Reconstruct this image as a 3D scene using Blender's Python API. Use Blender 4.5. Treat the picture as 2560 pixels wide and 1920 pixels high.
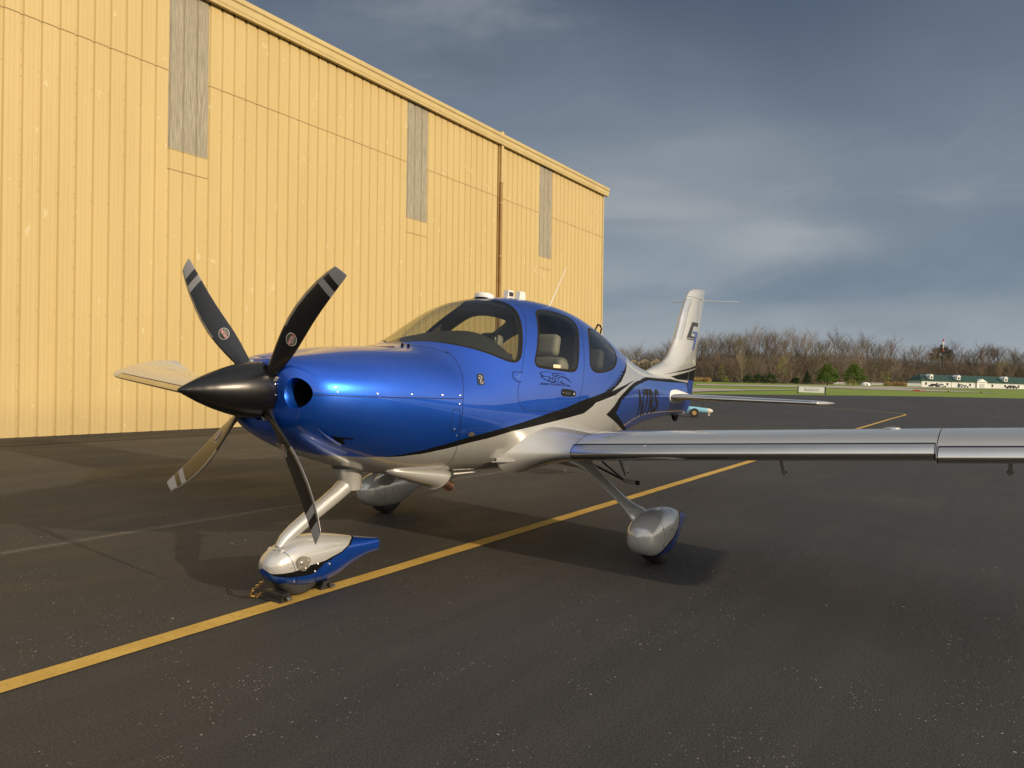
import bpy, bmesh, math, random
import numpy as np
from mathutils import Vector, Matrix, noise
from mathutils.geometry import delaunay_2d_cdt
random.seed(7); rng = np.random.default_rng(7)
R = math.radians
sc = bpy.context.scene
for o in list(bpy.data.objects): bpy.data.objects.remove(o)
COL = sc.collection

# ---------------------------------------------------------------- camera
cd = bpy.data.cameras.new('camera'); cam = bpy.data.objects.new('camera', cd); COL.objects.link(cam)
CF = Vector((-0.8276037, -0.5611471, -0.0136389)); CR = Vector((-0.5612641, 0.8269673, 0.0332822)); CU = Vector((0.0073973, -0.0351995, 0.9993529))
CP = Vector((2.94216, 3.55221, 1.39786))
M = Matrix((CR, CU, -CF)).transposed().to_4x4(); M.translation = CP
cam.matrix_world = M
cd.sensor_width = 36; cd.lens = 25.343; cd.clip_start = .05; cd.clip_end = 5000
sc.camera = cam

# ---------------------------------------------------------------- light, sky, exposure
SUN_DIR = Vector((0.115, 3.02, 1.0)).normalized()
SUN_EL = math.asin(SUN_DIR.z); SUN_AZ = math.atan2(SUN_DIR.x, SUN_DIR.y)
ld = bpy.data.lights.new('sun', 'SUN'); ld.energy = 3.75; ld.angle = R(.55); ld.color = (1.0, .80, .56)
sun = bpy.data.objects.new('sun', ld); COL.objects.link(sun)
sun.rotation_euler = SUN_DIR.to_track_quat('Z', 'Y').to_euler()
sun.location = (0, 40, 14)
sc.view_settings.view_transform = 'Standard'; sc.view_settings.look = 'None'
sc.view_settings.exposure = 0; sc.view_settings.gamma = 1; sc.view_settings.use_curve_mapping = False
sc.render.engine = 'CYCLES'
sc.cycles.max_bounces = 8; sc.cycles.transparent_max_bounces = 16; sc.cycles.caustics_reflective = False; sc.cycles.caustics_refractive = False

def N(nt, t, **kw):
    n = nt.nodes.new(t)
    for k, v in kw.items():
        if k[0] == 'i' and k[1:].isdigit(): n.inputs[int(k[1:])].default_value = v
        elif hasattr(n, k): setattr(n, k, v)
        else: n.inputs[k.replace('_', ' ')].default_value = v
    return n
def L(nt, a, b): nt.links.new(a, b)
def math_(nt, op, a, b=None, c=None, clamp=False):
    n = nt.nodes.new('ShaderNodeMath'); n.operation = op; n.use_clamp = clamp
    for i, v in enumerate((a, b, c)):
        if v is None: continue
        if isinstance(v, (int, float)): n.inputs[i].default_value = v
        else: nt.links.new(v, n.inputs[i])
    return n.outputs[0]
def mixc(nt, f, a, b, mode='MIX'):
    n = nt.nodes.new('ShaderNodeMix'); n.data_type = 'RGBA'; n.blend_type = mode; n.clamp_factor = True
    for i, v in ((0, f), (6, a), (7, b)):
        if isinstance(v, (int, float)): n.inputs[i].default_value = v
        elif isinstance(v, tuple): n.inputs[i].default_value = (*v[:3], 1)
        else: nt.links.new(v, n.inputs[i])
    return n.outputs[2]
def maprange(nt, v, a, b, c=0, d=1, smooth=True):
    n = nt.nodes.new('ShaderNodeMapRange'); n.interpolation_type = 'SMOOTHSTEP' if smooth else 'LINEAR'
    nt.links.new(v, n.inputs[0])
    for i, q in enumerate((a, b, c, d)): n.inputs[i + 1].default_value = q
    return n.outputs[0]
def ramp(nt, v, stops):
    n = nt.nodes.new('ShaderNodeValToRGB'); cr = n.color_ramp
    while len(cr.elements) < len(stops): cr.elements.new(.5)
    for e, (p, c) in zip(cr.elements, stops): e.position = p; e.color = (*c, 1)
    nt.links.new(v, n.inputs[0]); return n.outputs[0]
def noise_(nt, vec, scale, detail=4, rough=.55, out=0, dist=0):
    n = nt.nodes.new('ShaderNodeTexNoise'); n.inputs['Scale'].default_value = scale; n.inputs['Detail'].default_value = detail
    n.inputs['Roughness'].default_value = rough; n.inputs['Distortion'].default_value = dist
    if vec is not None: nt.links.new(vec, n.inputs['Vector'])
    return n.outputs[out]
def mapping(nt, vec, scale=(1, 1, 1), loc=(0, 0, 0), rot=(0, 0, 0)):
    n = nt.nodes.new('ShaderNodeMapping'); n.inputs['Scale'].default_value = scale; n.inputs['Location'].default_value = loc; n.inputs['Rotation'].default_value = rot
    nt.links.new(vec, n.inputs[0]); return n.outputs[0]

w = bpy.data.worlds.new('World'); sc.world = w; w.use_nodes = True
nt = w.node_tree; nt.nodes.clear()
tc = N(nt, 'ShaderNodeTexCoord'); gen = tc.outputs['Generated']
sky = N(nt, 'ShaderNodeTexSky'); sky.sky_type = 'NISHITA'; sky.sun_disc = False
sky.sun_elevation = SUN_EL; sky.sun_rotation = SUN_AZ; sky.air_density = 1.2; sky.dust_density = 2.0
skyc = mixc(nt, 1.0, sky.outputs[0], (.12, .12, .12), 'MULTIPLY')
sep = N(nt, 'ShaderNodeSeparateXYZ'); L(nt, gen, sep.inputs[0]); ez = sep.outputs[2]
# project the direction on a cloud deck so that cloud shapes flatten towards the horizon
den = math_(nt, 'ADD', math_(nt, 'MAXIMUM', ez, 0.0), .22)
comb = N(nt, 'ShaderNodeCombineXYZ')
L(nt, math_(nt, 'DIVIDE', sep.outputs[0], den), comb.inputs[0]); L(nt, math_(nt, 'DIVIDE', sep.outputs[1], den), comb.inputs[1]); L(nt, ez, comb.inputs[2])
dk = comb.outputs[0]
n1 = noise_(nt, mapping(nt, dk, (1, 1, 1), (3.1, 1.7, 0)), .55, 5, .5, 0, .5)
n2 = noise_(nt, mapping(nt, dk, (1.0, 1.0, 3.), (7.3, 2.2, 0), (0, 0, .6)), 1.5, 8, .58, 0, .6)
n3 = noise_(nt, mapping(nt, gen, (1.5, 1.5, 9.), (.3, .1, .4)), 2.4, 6, .55, 0, .4)
base = ramp(nt, ez, [(0.0, (.350, .385, .405)), (.05, (.335, .378, .415)), (.11, (.228, .290, .350)), (.24, (.240, .288, .342)), (.36, (.172, .214, .272)), (.48, (.098, .128, .182)), (.56, (.115, .14, .185)), (.8, (.33, .34, .36))])
cl = mixc(nt, maprange(nt, n1, .40, .62), base, mixc(nt, 1, base, (.72, .76, .82), 'MULTIPLY'))
cl = mixc(nt, math_(nt, 'MULTIPLY', maprange(nt, n2, .48, .78), .40), cl, (.36, .390, .415))
cl = mixc(nt, math_(nt, 'MULTIPLY', maprange(nt, n3, .50, .72), .30), cl, mixc(nt, 1, base, (.74, .80, .86), 'MULTIPLY'))
def puff(d, wdt, hgt, amt, col, c0):
    # a brighter break in the cloud deck around direction d
    dd = Vector(d).normalized(); side = Vector((-dd.y, dd.x, 0)).normalized(); up = side.cross(dd) * -1
    vn = N(nt, 'ShaderNodeVectorMath'); vn.operation = 'DOT_PRODUCT'; L(nt, gen, vn.inputs[0]); vn.inputs[1].default_value = side
    un = N(nt, 'ShaderNodeVectorMath'); un.operation = 'DOT_PRODUCT'; L(nt, gen, un.inputs[0]); un.inputs[1].default_value = up
    fn = N(nt, 'ShaderNodeVectorMath'); fn.operation = 'DOT_PRODUCT'; L(nt, gen, fn.inputs[0]); fn.inputs[1].default_value = dd
    u0 = math_(nt, 'ADD', math_(nt, 'SUBTRACT', un.outputs[1], 0.0), math_(nt, 'MULTIPLY', math_(nt, 'SUBTRACT', n3, .5), hgt * 3.0))
    v0 = math_(nt, 'ADD', vn.outputs[1], math_(nt, 'MULTIPLY', math_(nt, 'SUBTRACT', n2, .5), wdt * 1.6))
    r2 = math_(nt, 'ADD', math_(nt, 'POWER', math_(nt, 'DIVIDE', v0, wdt), 2), math_(nt, 'POWER', math_(nt, 'ABSOLUTE', math_(nt, 'DIVIDE', u0, hgt)), 2))
    f = math_(nt, 'MULTIPLY', math_(nt, 'EXPONENT', math_(nt, 'MULTIPLY', r2, -1.0)), math_(nt, 'GREATER_THAN', fn.outputs[1], 0.0))
    f = math_(nt, 'MULTIPLY', f, amt)
    return mixc(nt, f, c0, col)
def pix(u, v):
    return CF + CR * ((u - 1280) / 1802) + CU * ((960 - v) / 1802)
cl = puff(pix(1950, 610), .10, .028, .55, (.46, .485, .49), cl)
cl = puff(pix(1620, 520), .16, .030, .45, (.43, .45, .46), cl)
cl = puff(pix(1760, 400), .20, .040, .28, (.42, .445, .47), cl)
cl = puff(pix(1550, 690), .10, .020, .30, (.40, .43, .45), cl)
cl = puff(pix(2330, 790), .30, .022, .30, (.40, .42, .43), cl)
cl = puff(pix(1120, 150), .13, .030, .55, (.115, .145, .19), cl)
cl = puff(pix(1300, 330), .22, .045, .40, (.14, .18, .24), cl)
cl = puff(pix(1580, 555), .07, .008, .40, (.20, .24, .29), cl)
away = N(nt, 'ShaderNodeVectorMath'); away.operation = 'DOT_PRODUCT'; L(nt, gen, away.inputs[0]); away.inputs[1].default_value = (-.45, -.893, 0)
# towards the sun the deck breaks up into bright hazy cloud over clear sky
sunny = mixc(nt, maprange(nt, n1, .35, .62, .72, 1.0), skyc, mixc(nt, maprange(nt, ez, 0, .5), (1.30, 1.16, .95), (.84, .85, .88)))
fac = maprange(nt, away.outputs[1], -.35, .37, 0.0, 1.0)
col = mixc(nt, fac, sunny, cl)
bg = N(nt, 'ShaderNodeBackground'); L(nt, col, bg.inputs[0]); bg.inputs[1].default_value = 1.0
wo = N(nt, 'ShaderNodeOutputWorld'); L(nt, bg.outputs[0], wo.inputs[0])

# ---------------------------------------------------------------- materials
MATS = {}
def new_mat(name):
    m = bpy.data.materials.new(name); m.use_nodes = True; nt = m.node_tree
    p = nt.nodes['Principled BSDF']; MATS[name] = m
    return m, nt, p
def simple(name, col, rough=.5, metal=0, coat=0, spec=.5, bump=0, bscale=80, var=0, vscale=3, coat_rough=.03):
    m, nt, p = new_mat(name)
    p.inputs['Base Color'].default_value = (*col, 1); p.inputs['Roughness'].default_value = rough; p.inputs['Metallic'].default_value = metal
    p.inputs['Coat Weight'].default_value = coat; p.inputs['Coat Roughness'].default_value = coat_rough; p.inputs['Specular IOR Level'].default_value = spec
    t = N(nt, 'ShaderNodeTexCoord').outputs['Object']
    if var:
        n = noise_(nt, t, vscale, 5, .6)
        f = maprange(nt, n, .3, .7, 1 - var, 1 + var)
        mx = N(nt, 'ShaderNodeVectorMath'); mx.operation = 'SCALE'; mx.inputs[0].default_value = col; L(nt, f, mx.inputs['Scale'])
        L(nt, mx.outputs[0], p.inputs['Base Color'])
    if bump:
        b = N(nt, 'ShaderNodeBump'); b.inputs['Strength'].default_value = bump; b.inputs['Distance'].default_value = .01
        L(nt, noise_(nt, t, bscale, 4, .6), b.inputs['Height']); L(nt, b.outputs[0], p.inputs['Normal'])
    return m
def paint(name, col, metal, rough, coat=1.0, flake=.25, spec=.5, dust=.03):
    m, nt, p = new_mat(name)
    t = N(nt, 'ShaderNodeTexCoord').outputs['Object']
    fl = noise_(nt, t, 900, 1, .5)
    big = noise_(nt, t, 2.2, 6, .65)
    c = mixc(nt, maprange(nt, fl, .35, .75), tuple(x * (1 - flake) for x in col), tuple(min(1, x * (1 + flake)) for x in col))
    c = mixc(nt, math_(nt, 'MULTIPLY', maprange(nt, big, .45, .8), dust), c, (.45, .40, .33))
    L(nt, c, p.inputs['Base Color'])
    L(nt, maprange(nt, big, .3, .8, rough * .9, rough * 1.15), p.inputs['Roughness'])
    p.inputs['Metallic'].default_value = metal; p.inputs['Coat Weight'].default_value = coat; p.inputs['Coat Roughness'].default_value = .025
    p.inputs['Specular IOR Level'].default_value = spec
    # very slight orange peel in the clear coat
    b = N(nt, 'ShaderNodeBump'); b.inputs['Strength'].default_value = .03; b.inputs['Distance'].default_value = .01
    L(nt, noise_(nt, t, 9, 2, .5), b.inputs['Height']); L(nt, b.outputs[0], p.inputs['Coat Normal'])
    return m
BLUE = paint('blue_metallic_paint', (.008, .112, .68), .78, .36)
SILVER = paint('silver_paint', (.53, .53, .505), .36, .29, flake=.10)
BLACK = paint('black_paint', (.006, .006, .006), 0, .65, coat=.12, flake=.1, spec=.06, dust=.01)
WHITE = simple('white_plastic', (.75, .74, .70), .4, coat=.3)
DEICE = simple('titanium_leading_edge', (.64, .62, .58), .20, 1.0, var=.06, vscale=2)
SATIN = simple('satin_black_composite', (.005, .005, .0055), .30, 0, coat=.10, spec=.42, var=.25, vscale=6, coat_rough=.25)
PROPM = simple('propeller_black', (.007, .007, .007), .26, 0, coat=.25, coat_rough=.2, spec=.75, var=.2, vscale=8)
PGREY = simple('propeller_grey_stripe', (.36, .355, .34), .45, 0, spec=.5, var=.08)
NICKEL = simple('nickel_edge', (.42, .40, .36), .36, 1.0, var=.1, vscale=12)
RUBBER = simple('rubber_seal', (.018, .016, .013), .9, spec=.15, var=.15, vscale=20)
SEAM = simple('panel_gap', (.006, .008, .02), .5, spec=.3)
TYRE = simple('tyre_rubber', (.022, .021, .02), .7, bump=.3, bscale=120, var=.3, vscale=14)
STEEL = simple('steel_screw', (.72, .69, .62), .28, 1.0)
DARKM = simple('dark_metal', (.05, .05, .05), .5, .6)
BLK = simple('black_void', (.004, .004, .004), .8, spec=.1)
COPPER = simple('heated_exhaust_pipe', (.36, .22, .15), .42, 1.0, var=.3, vscale=18)
LEATHER = simple('grey_leather', (.23, .225, .20), .48, spec=.4, bump=.12, bscale=160, var=.06)
LINER = simple('cabin_lining', (.10, .10, .095), .85, var=.05)
GLARE = simple('glareshield_vinyl', (.030, .030, .031), .75, bump=.15, bscale=220)
PLACARD = simple('cream_placard', (.70, .60, .40), .6)
RED = simple('red_print', (.50, .01, .02), .5)
OLIVE = simple('olive_print', (.10, .085, .03), .5)
PWHITE = simple('white_print', (.70, .69, .66), .5)
CHAR = simple('charcoal_vinyl', (.035, .035, .038), .6, coat=.2, spec=.2)
REGBLK = simple('registration_black', (.010, .009, .007), .6, coat=.1, spec=.2)
EMBLUE = simple('emblem_blue', (.015, .045, .30), .35, coat=.7)
CYAN = simple('pale_blue_enamel', (.24, .52, .68), .5, var=.18, vscale=5)
CREAM = simple('cream_enamel', (.62, .60, .52), .5, var=.12, vscale=9)
def glass(name, tint, refl=.9):
    m, nt, p = new_mat(name); nt.nodes.remove(p)
    tr = N(nt, 'ShaderNodeBsdfTransparent'); tr.inputs[0].default_value = (*tint, 1)
    gl = N(nt, 'ShaderNodeBsdfGlossy'); gl.inputs['Roughness'].default_value = .02; gl.inputs[0].default_value = (refl, refl, refl, 1)
    ge = N(nt, 'ShaderNodeNewGeometry'); dt = N(nt, 'ShaderNodeVectorMath'); dt.operation = 'DOT_PRODUCT'; L(nt, ge.outputs['Normal'], dt.inputs[0]); L(nt, ge.outputs['Incoming'], dt.inputs[1])
    fr = math_(nt, 'ADD', .04, math_(nt, 'MULTIPLY', .96, math_(nt, 'POWER', math_(nt, 'SUBTRACT', 1.0, math_(nt, 'ABSOLUTE', dt.outputs['Value'])), 5.0)))
    mx = N(nt, 'ShaderNodeMixShader'); L(nt, fr, mx.inputs[0]); L(nt, tr.outputs[0], mx.inputs[1]); L(nt, gl.outputs[0], mx.inputs[2])
    L(nt, mx.outputs[0], nt.nodes['Material Output'].inputs[0])
    return m
GLASS = glass('tinted_acrylic', (.68, .70, .63)); GLASSD = glass('dark_tinted_acrylic', (.36, .37, .34))

# ---------------------------------------------------------------- object helpers
def tag(o, label=None, cat=None, group=None, kind=None):
    if label: o['label'] = label
    if cat: o['category'] = cat
    if group: o['group'] = group
    if kind: o['kind'] = kind
    return o
def thing(name, label, cat, loc=(0, 0, 0), rotz=0, group=None):
    o = bpy.data.objects.new(name, None); COL.objects.link(o); o.location = loc; o.rotation_euler = (0, 0, rotz)
    o.empty_display_size = .2
    return tag(o, label, cat, group)
def mk(name, V, Fc, mats, parent=None, smooth=False, midx=None, normals=None, label=None, kind=None, loc=None):
    me = bpy.data.meshes.new(name); me.from_pydata([tuple(map(float, v)) for v in V], [], [tuple(map(int, f)) for f in Fc])
    if not isinstance(mats, (list, tuple)): mats = [mats]
    for m in mats: me.materials.append(m)
    if midx is not None: me.polygons.foreach_set('material_index', np.asarray(midx, dtype=np.int32))
    if smooth: me.polygons.foreach_set('use_smooth', [True] * len(me.polygons))
    me.update()
    if normals is not None: me.normals_split_custom_set_from_vertices([tuple(map(float, n)) for n in normals])
    o = bpy.data.objects.new(name, me); COL.objects.link(o)
    if parent: o.parent = parent
    if label: o['label'] = label
    if kind: o['kind'] = kind
    if loc: o.location = loc
    return o
def link_copy(o, parent=None, loc=None):
    c = o.copy(); COL.objects.link(c)
    if parent is not None: c.parent = parent
    if loc is not None: c.location = loc
    return c
class MB:
    """collects simple shapes into one mesh"""
    def __init__(s): s.V = []; s.F = []; s.I = []
    def add(s, V, F, mi=0):
        b = len(s.V); s.V += [tuple(v) for v in V]; s.F += [tuple(i + b for i in f) for f in F]; s.I += [mi] * len(F); return s
    def box(s, c, d, mi=0, rot=None):
        V = [Vector((x * d[0] / 2, y * d[1] / 2, z * d[2] / 2)) for x in (-1, 1) for y in (-1, 1) for z in (-1, 1)]
        if rot is not None: V = [rot @ v for v in V]
        V = [v + Vector(c) for v in V]
        return s.add(V, [(0, 1, 3, 2), (4, 6, 7, 5), (0, 4, 5, 1), (2, 3, 7, 6), (0, 2, 6, 4), (1, 5, 7, 3)], mi)
    def tube(s, pts, r, n=8, cap=True, mi=0, flat=None, up=(0, 0, 1)):
        pts = [Vector(p) for p in pts]; rs = r if hasattr(r, '__len__') else [r] * len(pts)
        rings = []; ref = Vector(up)
        for i, p in enumerate(pts):
            t = (pts[min(i + 1, len(pts) - 1)] - pts[max(i - 1, 0)]).normalized()
            a = t.cross(ref)
            if a.length < 1e-4: a = t.cross(Vector((1, 0, .01)))
            a.normalize(); b = a.cross(t); ref = b if flat is None else ref
            fl = 1 if flat is None else (flat[i] if hasattr(flat, '__len__') else flat)
            rings.append([p + a * math.cos(q) * rs[i] + b * math.sin(q) * rs[i] * fl for q in [2 * math.pi * k / n for k in range(n)]])
        return s.rings(rings, cap, mi)
    def rings(s, rings, cap=True, mi=0, closed=True):
        n = len(rings[0]); V = [v for r in rings for v in r]; F = []
        for i in range(len(rings) - 1):
            for k in range(n if closed else n - 1):
                k2 = (k + 1) % n
                F.append((i * n + k, i * n + k2, (i + 1) * n + k2, (i + 1) * n + k))
        if cap and closed: F.append(tuple(range(n))[::-1]); F.append(tuple((len(rings) - 1) * n + k for k in range(n)))
        return s.add(V, F, mi)
    def lathe(s, prof, o=(0, 0, 0), ax=(1, 0, 0), n=24, mi=0, cap=True):
        ax = Vector(ax).normalized(); a = ax.cross(Vector((0, 0, 1)))
        if a.length < 1e-3: a = Vector((1, 0, 0))
        a.normalize(); b = ax.cross(a); o = Vector(o)
        return s.rings([[o + ax * h + a * math.cos(q) * r + b * math.sin(q) * r for q in [2 * math.pi * k / n for k in range(n)]] for h, r in prof], cap, mi)
    def prism(s, poly, a, b, org, d, mi=0):
        """polygon in the plane (a, b) through org, extruded along d"""
        a, b, org, d = Vector(a), Vector(b), Vector(org), Vector(d)
        n = len(poly); V = [org + a * p[0] + b * p[1] for p in poly]; V += [v + d for v in V]
        F = [tuple(range(n))[::-1], tuple(range(n, 2 * n))] + [(k, (k + 1) % n, n + (k + 1) % n, n + k) for k in range(n)]
        return s.add(V, F, mi)
    def build(s, name, mats, parent=None, smooth=False, label=None, kind=None, bevel=0, auto=True):
        o = mk(name, s.V, s.F, mats, parent, False, s.I, None, label, kind)
        if bevel:
            bm = bmesh.new(); bm.from_mesh(o.data); bmesh.ops.recalc_face_normals(bm, faces=bm.faces)
            bmesh.ops.bevel(bm, geom=[e for e in bm.edges if len(e.link_faces) == 2 and e.calc_face_angle(0) > .6], offset=bevel, segments=2, affect='EDGES', profile=.6)
            bm.to_mesh(o.data); bm.free()
        else:
            bm = bmesh.new(); bm.from_mesh(o.data); bmesh.ops.recalc_face_normals(bm, faces=bm.faces); bm.to_mesh(o.data); bm.free()
        if smooth:
            me = o.data; me.polygons.foreach_set('use_smooth', [True] * len(me.polygons))
            try: me.set_sharp_from_angle(angle=R(smooth if smooth is not True else 40))
            except Exception: pass
        return o
# ================================================================ LIGHT AIRCRAFT
# axes: x forward (nose +), y to the aircraft's left wing, z up; origin on the ground under the nose wheel
class Loft:
    """superellipse sections: station table of x, top z, bottom z, half width, waist z, top exponent, bottom exponent"""
    NT = 1201
    def __init__(s, tab, sig=.45, nose=False, yc=0):
        tab = np.array(tab, float); n = len(tab); t = np.linspace(0, n - 1, s.NT); o = []
        k = np.arange(-120, 121); g = np.exp(-.5 * (k * (n - 1) / (s.NT - 1) / sig) ** 2); g /= g.sum()
        for c in tab.T:
            y = s.pchip(c, t); yp = np.concatenate([2 * y[0] - y[120:0:-1], y, 2 * y[-1] - y[-2:-122:-1]])
            o.append(np.convolve(yp, g, 'valid'))
        s.tb = np.array(o).T; s.smax = n - 1.; s.nose = nose; s.yc = yc
    @staticmethod
    def pchip(y, t):
        n = len(y); d = np.diff(y); m = np.zeros(n)
        for i in range(1, n - 1):
            if d[i - 1] * d[i] > 0: m[i] = 2 * d[i - 1] * d[i] / (d[i - 1] + d[i])
        m[0] = d[0]; m[-1] = d[-1]; i = np.clip(t.astype(int), 0, n - 2); f = t - i
        a, b, c, e = y[i], m[i], y[i + 1], m[i + 1]
        return a * (2 * f**3 - 3 * f**2 + 1) + b * (f**3 - 2 * f**2 + f) + c * (-2 * f**3 + 3 * f**2) + e * (f**3 - f**2)
    def P(s, st, deg):
        st = np.atleast_1d(np.asarray(st, float)); ph = np.radians(np.atleast_1d(np.asarray(deg, float)))
        u = np.clip(st / s.smax, 0, 1) * (s.NT - 1); i = np.minimum(u.astype(int), s.NT - 2); f = (u - i)[:, None]
        x, zt, zb, w, zc, nt_, nb = (s.tb[i] * (1 - f) + s.tb[i + 1] * f).T
        c = np.cos(ph); sn = np.sin(ph); top = c > 0; n = np.where(top, nt_, nb)
        y = w * np.sign(sn) * np.abs(sn) ** (2 / n)
        z = zc + np.where(top, zt - zc, zc - zb) * np.sign(c) * np.abs(c) ** (2 / n)
        if s.nose:
            k = np.clip((x + .25) / .45, 0, 1); k = k * k * (3 - 2 * k)
            z = z - .040 * k * np.exp(-(y / .13) ** 2) * np.clip(c, 0, 1) * np.clip((.30 - x) / .06, 0, 1)
        return np.stack([x, y + s.yc, z], -1)
    def Nn(s, st, deg):
        st = np.atleast_1d(np.asarray(st, float)); deg = np.atleast_1d(np.asarray(deg, float))
        a = s.P(np.minimum(st + .01, s.smax), deg) - s.P(np.maximum(st - .01, 0), deg)
        b = s.P(st, deg + .6) - s.P(st, deg - .6)
        n = np.cross(a, b); ln = np.linalg.norm(n, axis=1, keepdims=True); n = n / np.maximum(ln, 1e-9)
        p = s.P(st, deg)[:, 1:] - s.P(st, deg + 180)[:, 1:]
        sg = np.sign((n[:, 1:] * p).sum(1)); sg[sg == 0] = 1
        return n * sg[:, None]

FUS = Loft([
[.310,1.415,1.085,.165,1.250,2.00,2.0],
[.300,1.440,1.030,.285,1.250,2.15,2.2],
[.270,1.465,1.003,.365,1.250,2.30,2.3],
[.205,1.484,.958,.425,1.245,2.35,2.3],
[.100,1.500,.900,.472,1.240,2.35,2.2],
[-.05,1.519,.838,.520,1.230,2.35,2.2],
[-.25,1.540,.780,.565,1.215,2.40,2.2],
[-.45,1.554,.715,.597,1.200,2.40,2.2],
[-.63,1.565,.685,.620,1.185,2.30,2.2],
[-.76,1.585,.670,.635,1.175,2.10,2.2],
[-.90,1.638,.660,.643,1.170,1.90,2.2],
[-1.10,1.768,.648,.650,1.160,1.82,2.2],
[-1.39,1.935,.632,.658,1.150,1.92,2.2],
[-1.70,2.002,.616,.662,1.150,2.00,2.2],
[-2.06,2.050,.602,.660,1.150,2.05,2.2],
[-2.45,2.064,.595,.648,1.150,2.05,2.2],
[-2.90,2.040,.600,.612,1.150,2.05,2.15],
[-3.30,1.950,.630,.560,1.160,2.05,2.1],
[-3.66,1.855,.670,.498,1.170,2.05,2.1],
[-4.00,1.735,.725,.438,1.180,2.05,2.1],
[-4.42,1.605,.812,.366,1.190,2.0,2.1],
[-4.99,1.495,.880,.275,1.190,2.0,2.1],
[-5.60,1.445,.918,.190,1.180,2.0,2.1],
[-6.20,1.420,.940,.115,1.170,2.0,2.0],
[-6.62,1.400,.955,.055,1.170,2.0,2.0]], nose=True)
FSX, FSY = .29, .0115          # metres per station / per degree, roughly
def dens(pts, step=.02, closed=False, sx=FSX, sy=FSY):
    o = []; n = len(pts)
    for i in range(n if closed else n - 1):
        a = np.array(pts[i], float); b = np.array(pts[(i + 1) % n], float)
        m = max(1, int(math.hypot((b[0] - a[0]) * sx, (b[1] - a[1]) * sy) / step))
        o += [tuple(a + (b - a) * k / m) for k in range(m)]
    if not closed: o.append(tuple(map(float, pts[-1])))
    return o
def smooth_poly(pts, it=2, closed=True):
    p = [np.array(q, float) for q in pts]
    for _ in range(it):
        q = []; n = len(p)
        rngi = range(n) if closed else range(n - 1)
        if not closed: q.append(p[0])
        for i in rngi:
            a, b = p[i], p[(i + 1) % n]; q += [a * .75 + b * .25, a * .25 + b * .75]
        if not closed: q.append(p[-1])
        p = q
    return [tuple(x) for x in p]
def inset(pts, d, sx=FSX, sy=FSY):
    p = np.array(pts) * [sx, sy]; n = len(p); a = p - np.roll(p, 1, 0); b = np.roll(p, -1, 0) - p
    area = .5 * np.sum(p[:, 0] * np.roll(p[:, 1], -1) - np.roll(p[:, 0], -1) * p[:, 1])
    t = a / (np.linalg.norm(a, axis=1, keepdims=True) + 1e-9) + b / (np.linalg.norm(b, axis=1, keepdims=True) + 1e-9)
    t /= np.linalg.norm(t, axis=1, keepdims=True) + 1e-9
    nn = np.stack([-t[:, 1], t[:, 0]], -1) * np.sign(area)
    return [tuple(q) for q in (p + nn * d) / [sx, sy]]
def inside(P, poly):
    poly = np.array(poly); x, y = P[:, 0], P[:, 1]; r = np.zeros(len(P), bool); n = len(poly); j = n - 1
    for i in range(n):
        xi, yi = poly[i]; xj, yj = poly[j]
        if yi != yj:
            c = ((yi > y) != (yj > y)) & (x < (xj - xi) * (y - yi) / (yj - yi) + xi); r ^= c
        j = i
    return r
def triangulate(bounds, lines, step, sx, sy):
    """constrained triangulation of the (station, degree) rectangle with every outline as an edge"""
    s0, s1, d0, d1 = bounds
    ns = max(2, int((s1 - s0) * sx / step)); nd = max(2, int((d1 - d0) * sy / step))
    segs = []
    pts = []; edges = []
    def addline(pl, closed):
        b = len(pts); pts.extend(pl); n = len(pl)
        for i in range(n if closed else n - 1): edges.append((b + i, b + (i + 1) % n))
    for pl, closed in lines: addline([(p[0] * sx, p[1] * sy) for p in pl], closed)
    CP_ = np.array(pts) if pts else np.zeros((0, 2))
    rect = dens([(s0, d0), (s1, d0), (s1, d1), (s0, d1)], step, True, sx, sy); addline([(p[0] * sx, p[1] * sy) for p in rect], True)
    g = np.array([(s0 + (s1 - s0) * (i + .5 * (j % 2)) / ns, d0 + (d1 - d0) * j / nd) for i in range(1, ns) for j in range(1, nd)]) * [sx, sy]
    if len(CP_):
        cell = {}
        for q in CP_: cell.setdefault((int(q[0] // .02), int(q[1] // .02)), []).append(q)
        keep = []
        for q in g:
            ci, cj = int(q[0] // .02), int(q[1] // .02); ok = True
            for a in (-1, 0, 1):
                for b in (-1, 0, 1):
                    for r in cell.get((ci + a, cj + b), ()):
                        if (r[0] - q[0]) ** 2 + (r[1] - q[1]) ** 2 < (.38 * step) ** 2: ok = False; break
                    if not ok: break
                if not ok: break
            keep.append(ok)
        g = g[np.array(keep)]
    allp = [Vector(p) for p in pts] + [Vector(q) for q in g]
    v, e, f, *_ = delaunay_2d_cdt(allp, edges, [], 0, 1e-5)
    V = np.array([(p.x / sx, p.y / sy) for p in v]); T = []
    for q in f:
        for k in range(1, len(q) - 1): T.append((q[0], q[k], q[k + 1]))
    T = np.array(T); c = V[T].mean(1)
    ok = (c[:, 0] > s0) & (c[:, 0] < s1) & (c[:, 1] > d0) & (c[:, 1] < d1)
    return V, T[ok]
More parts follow.
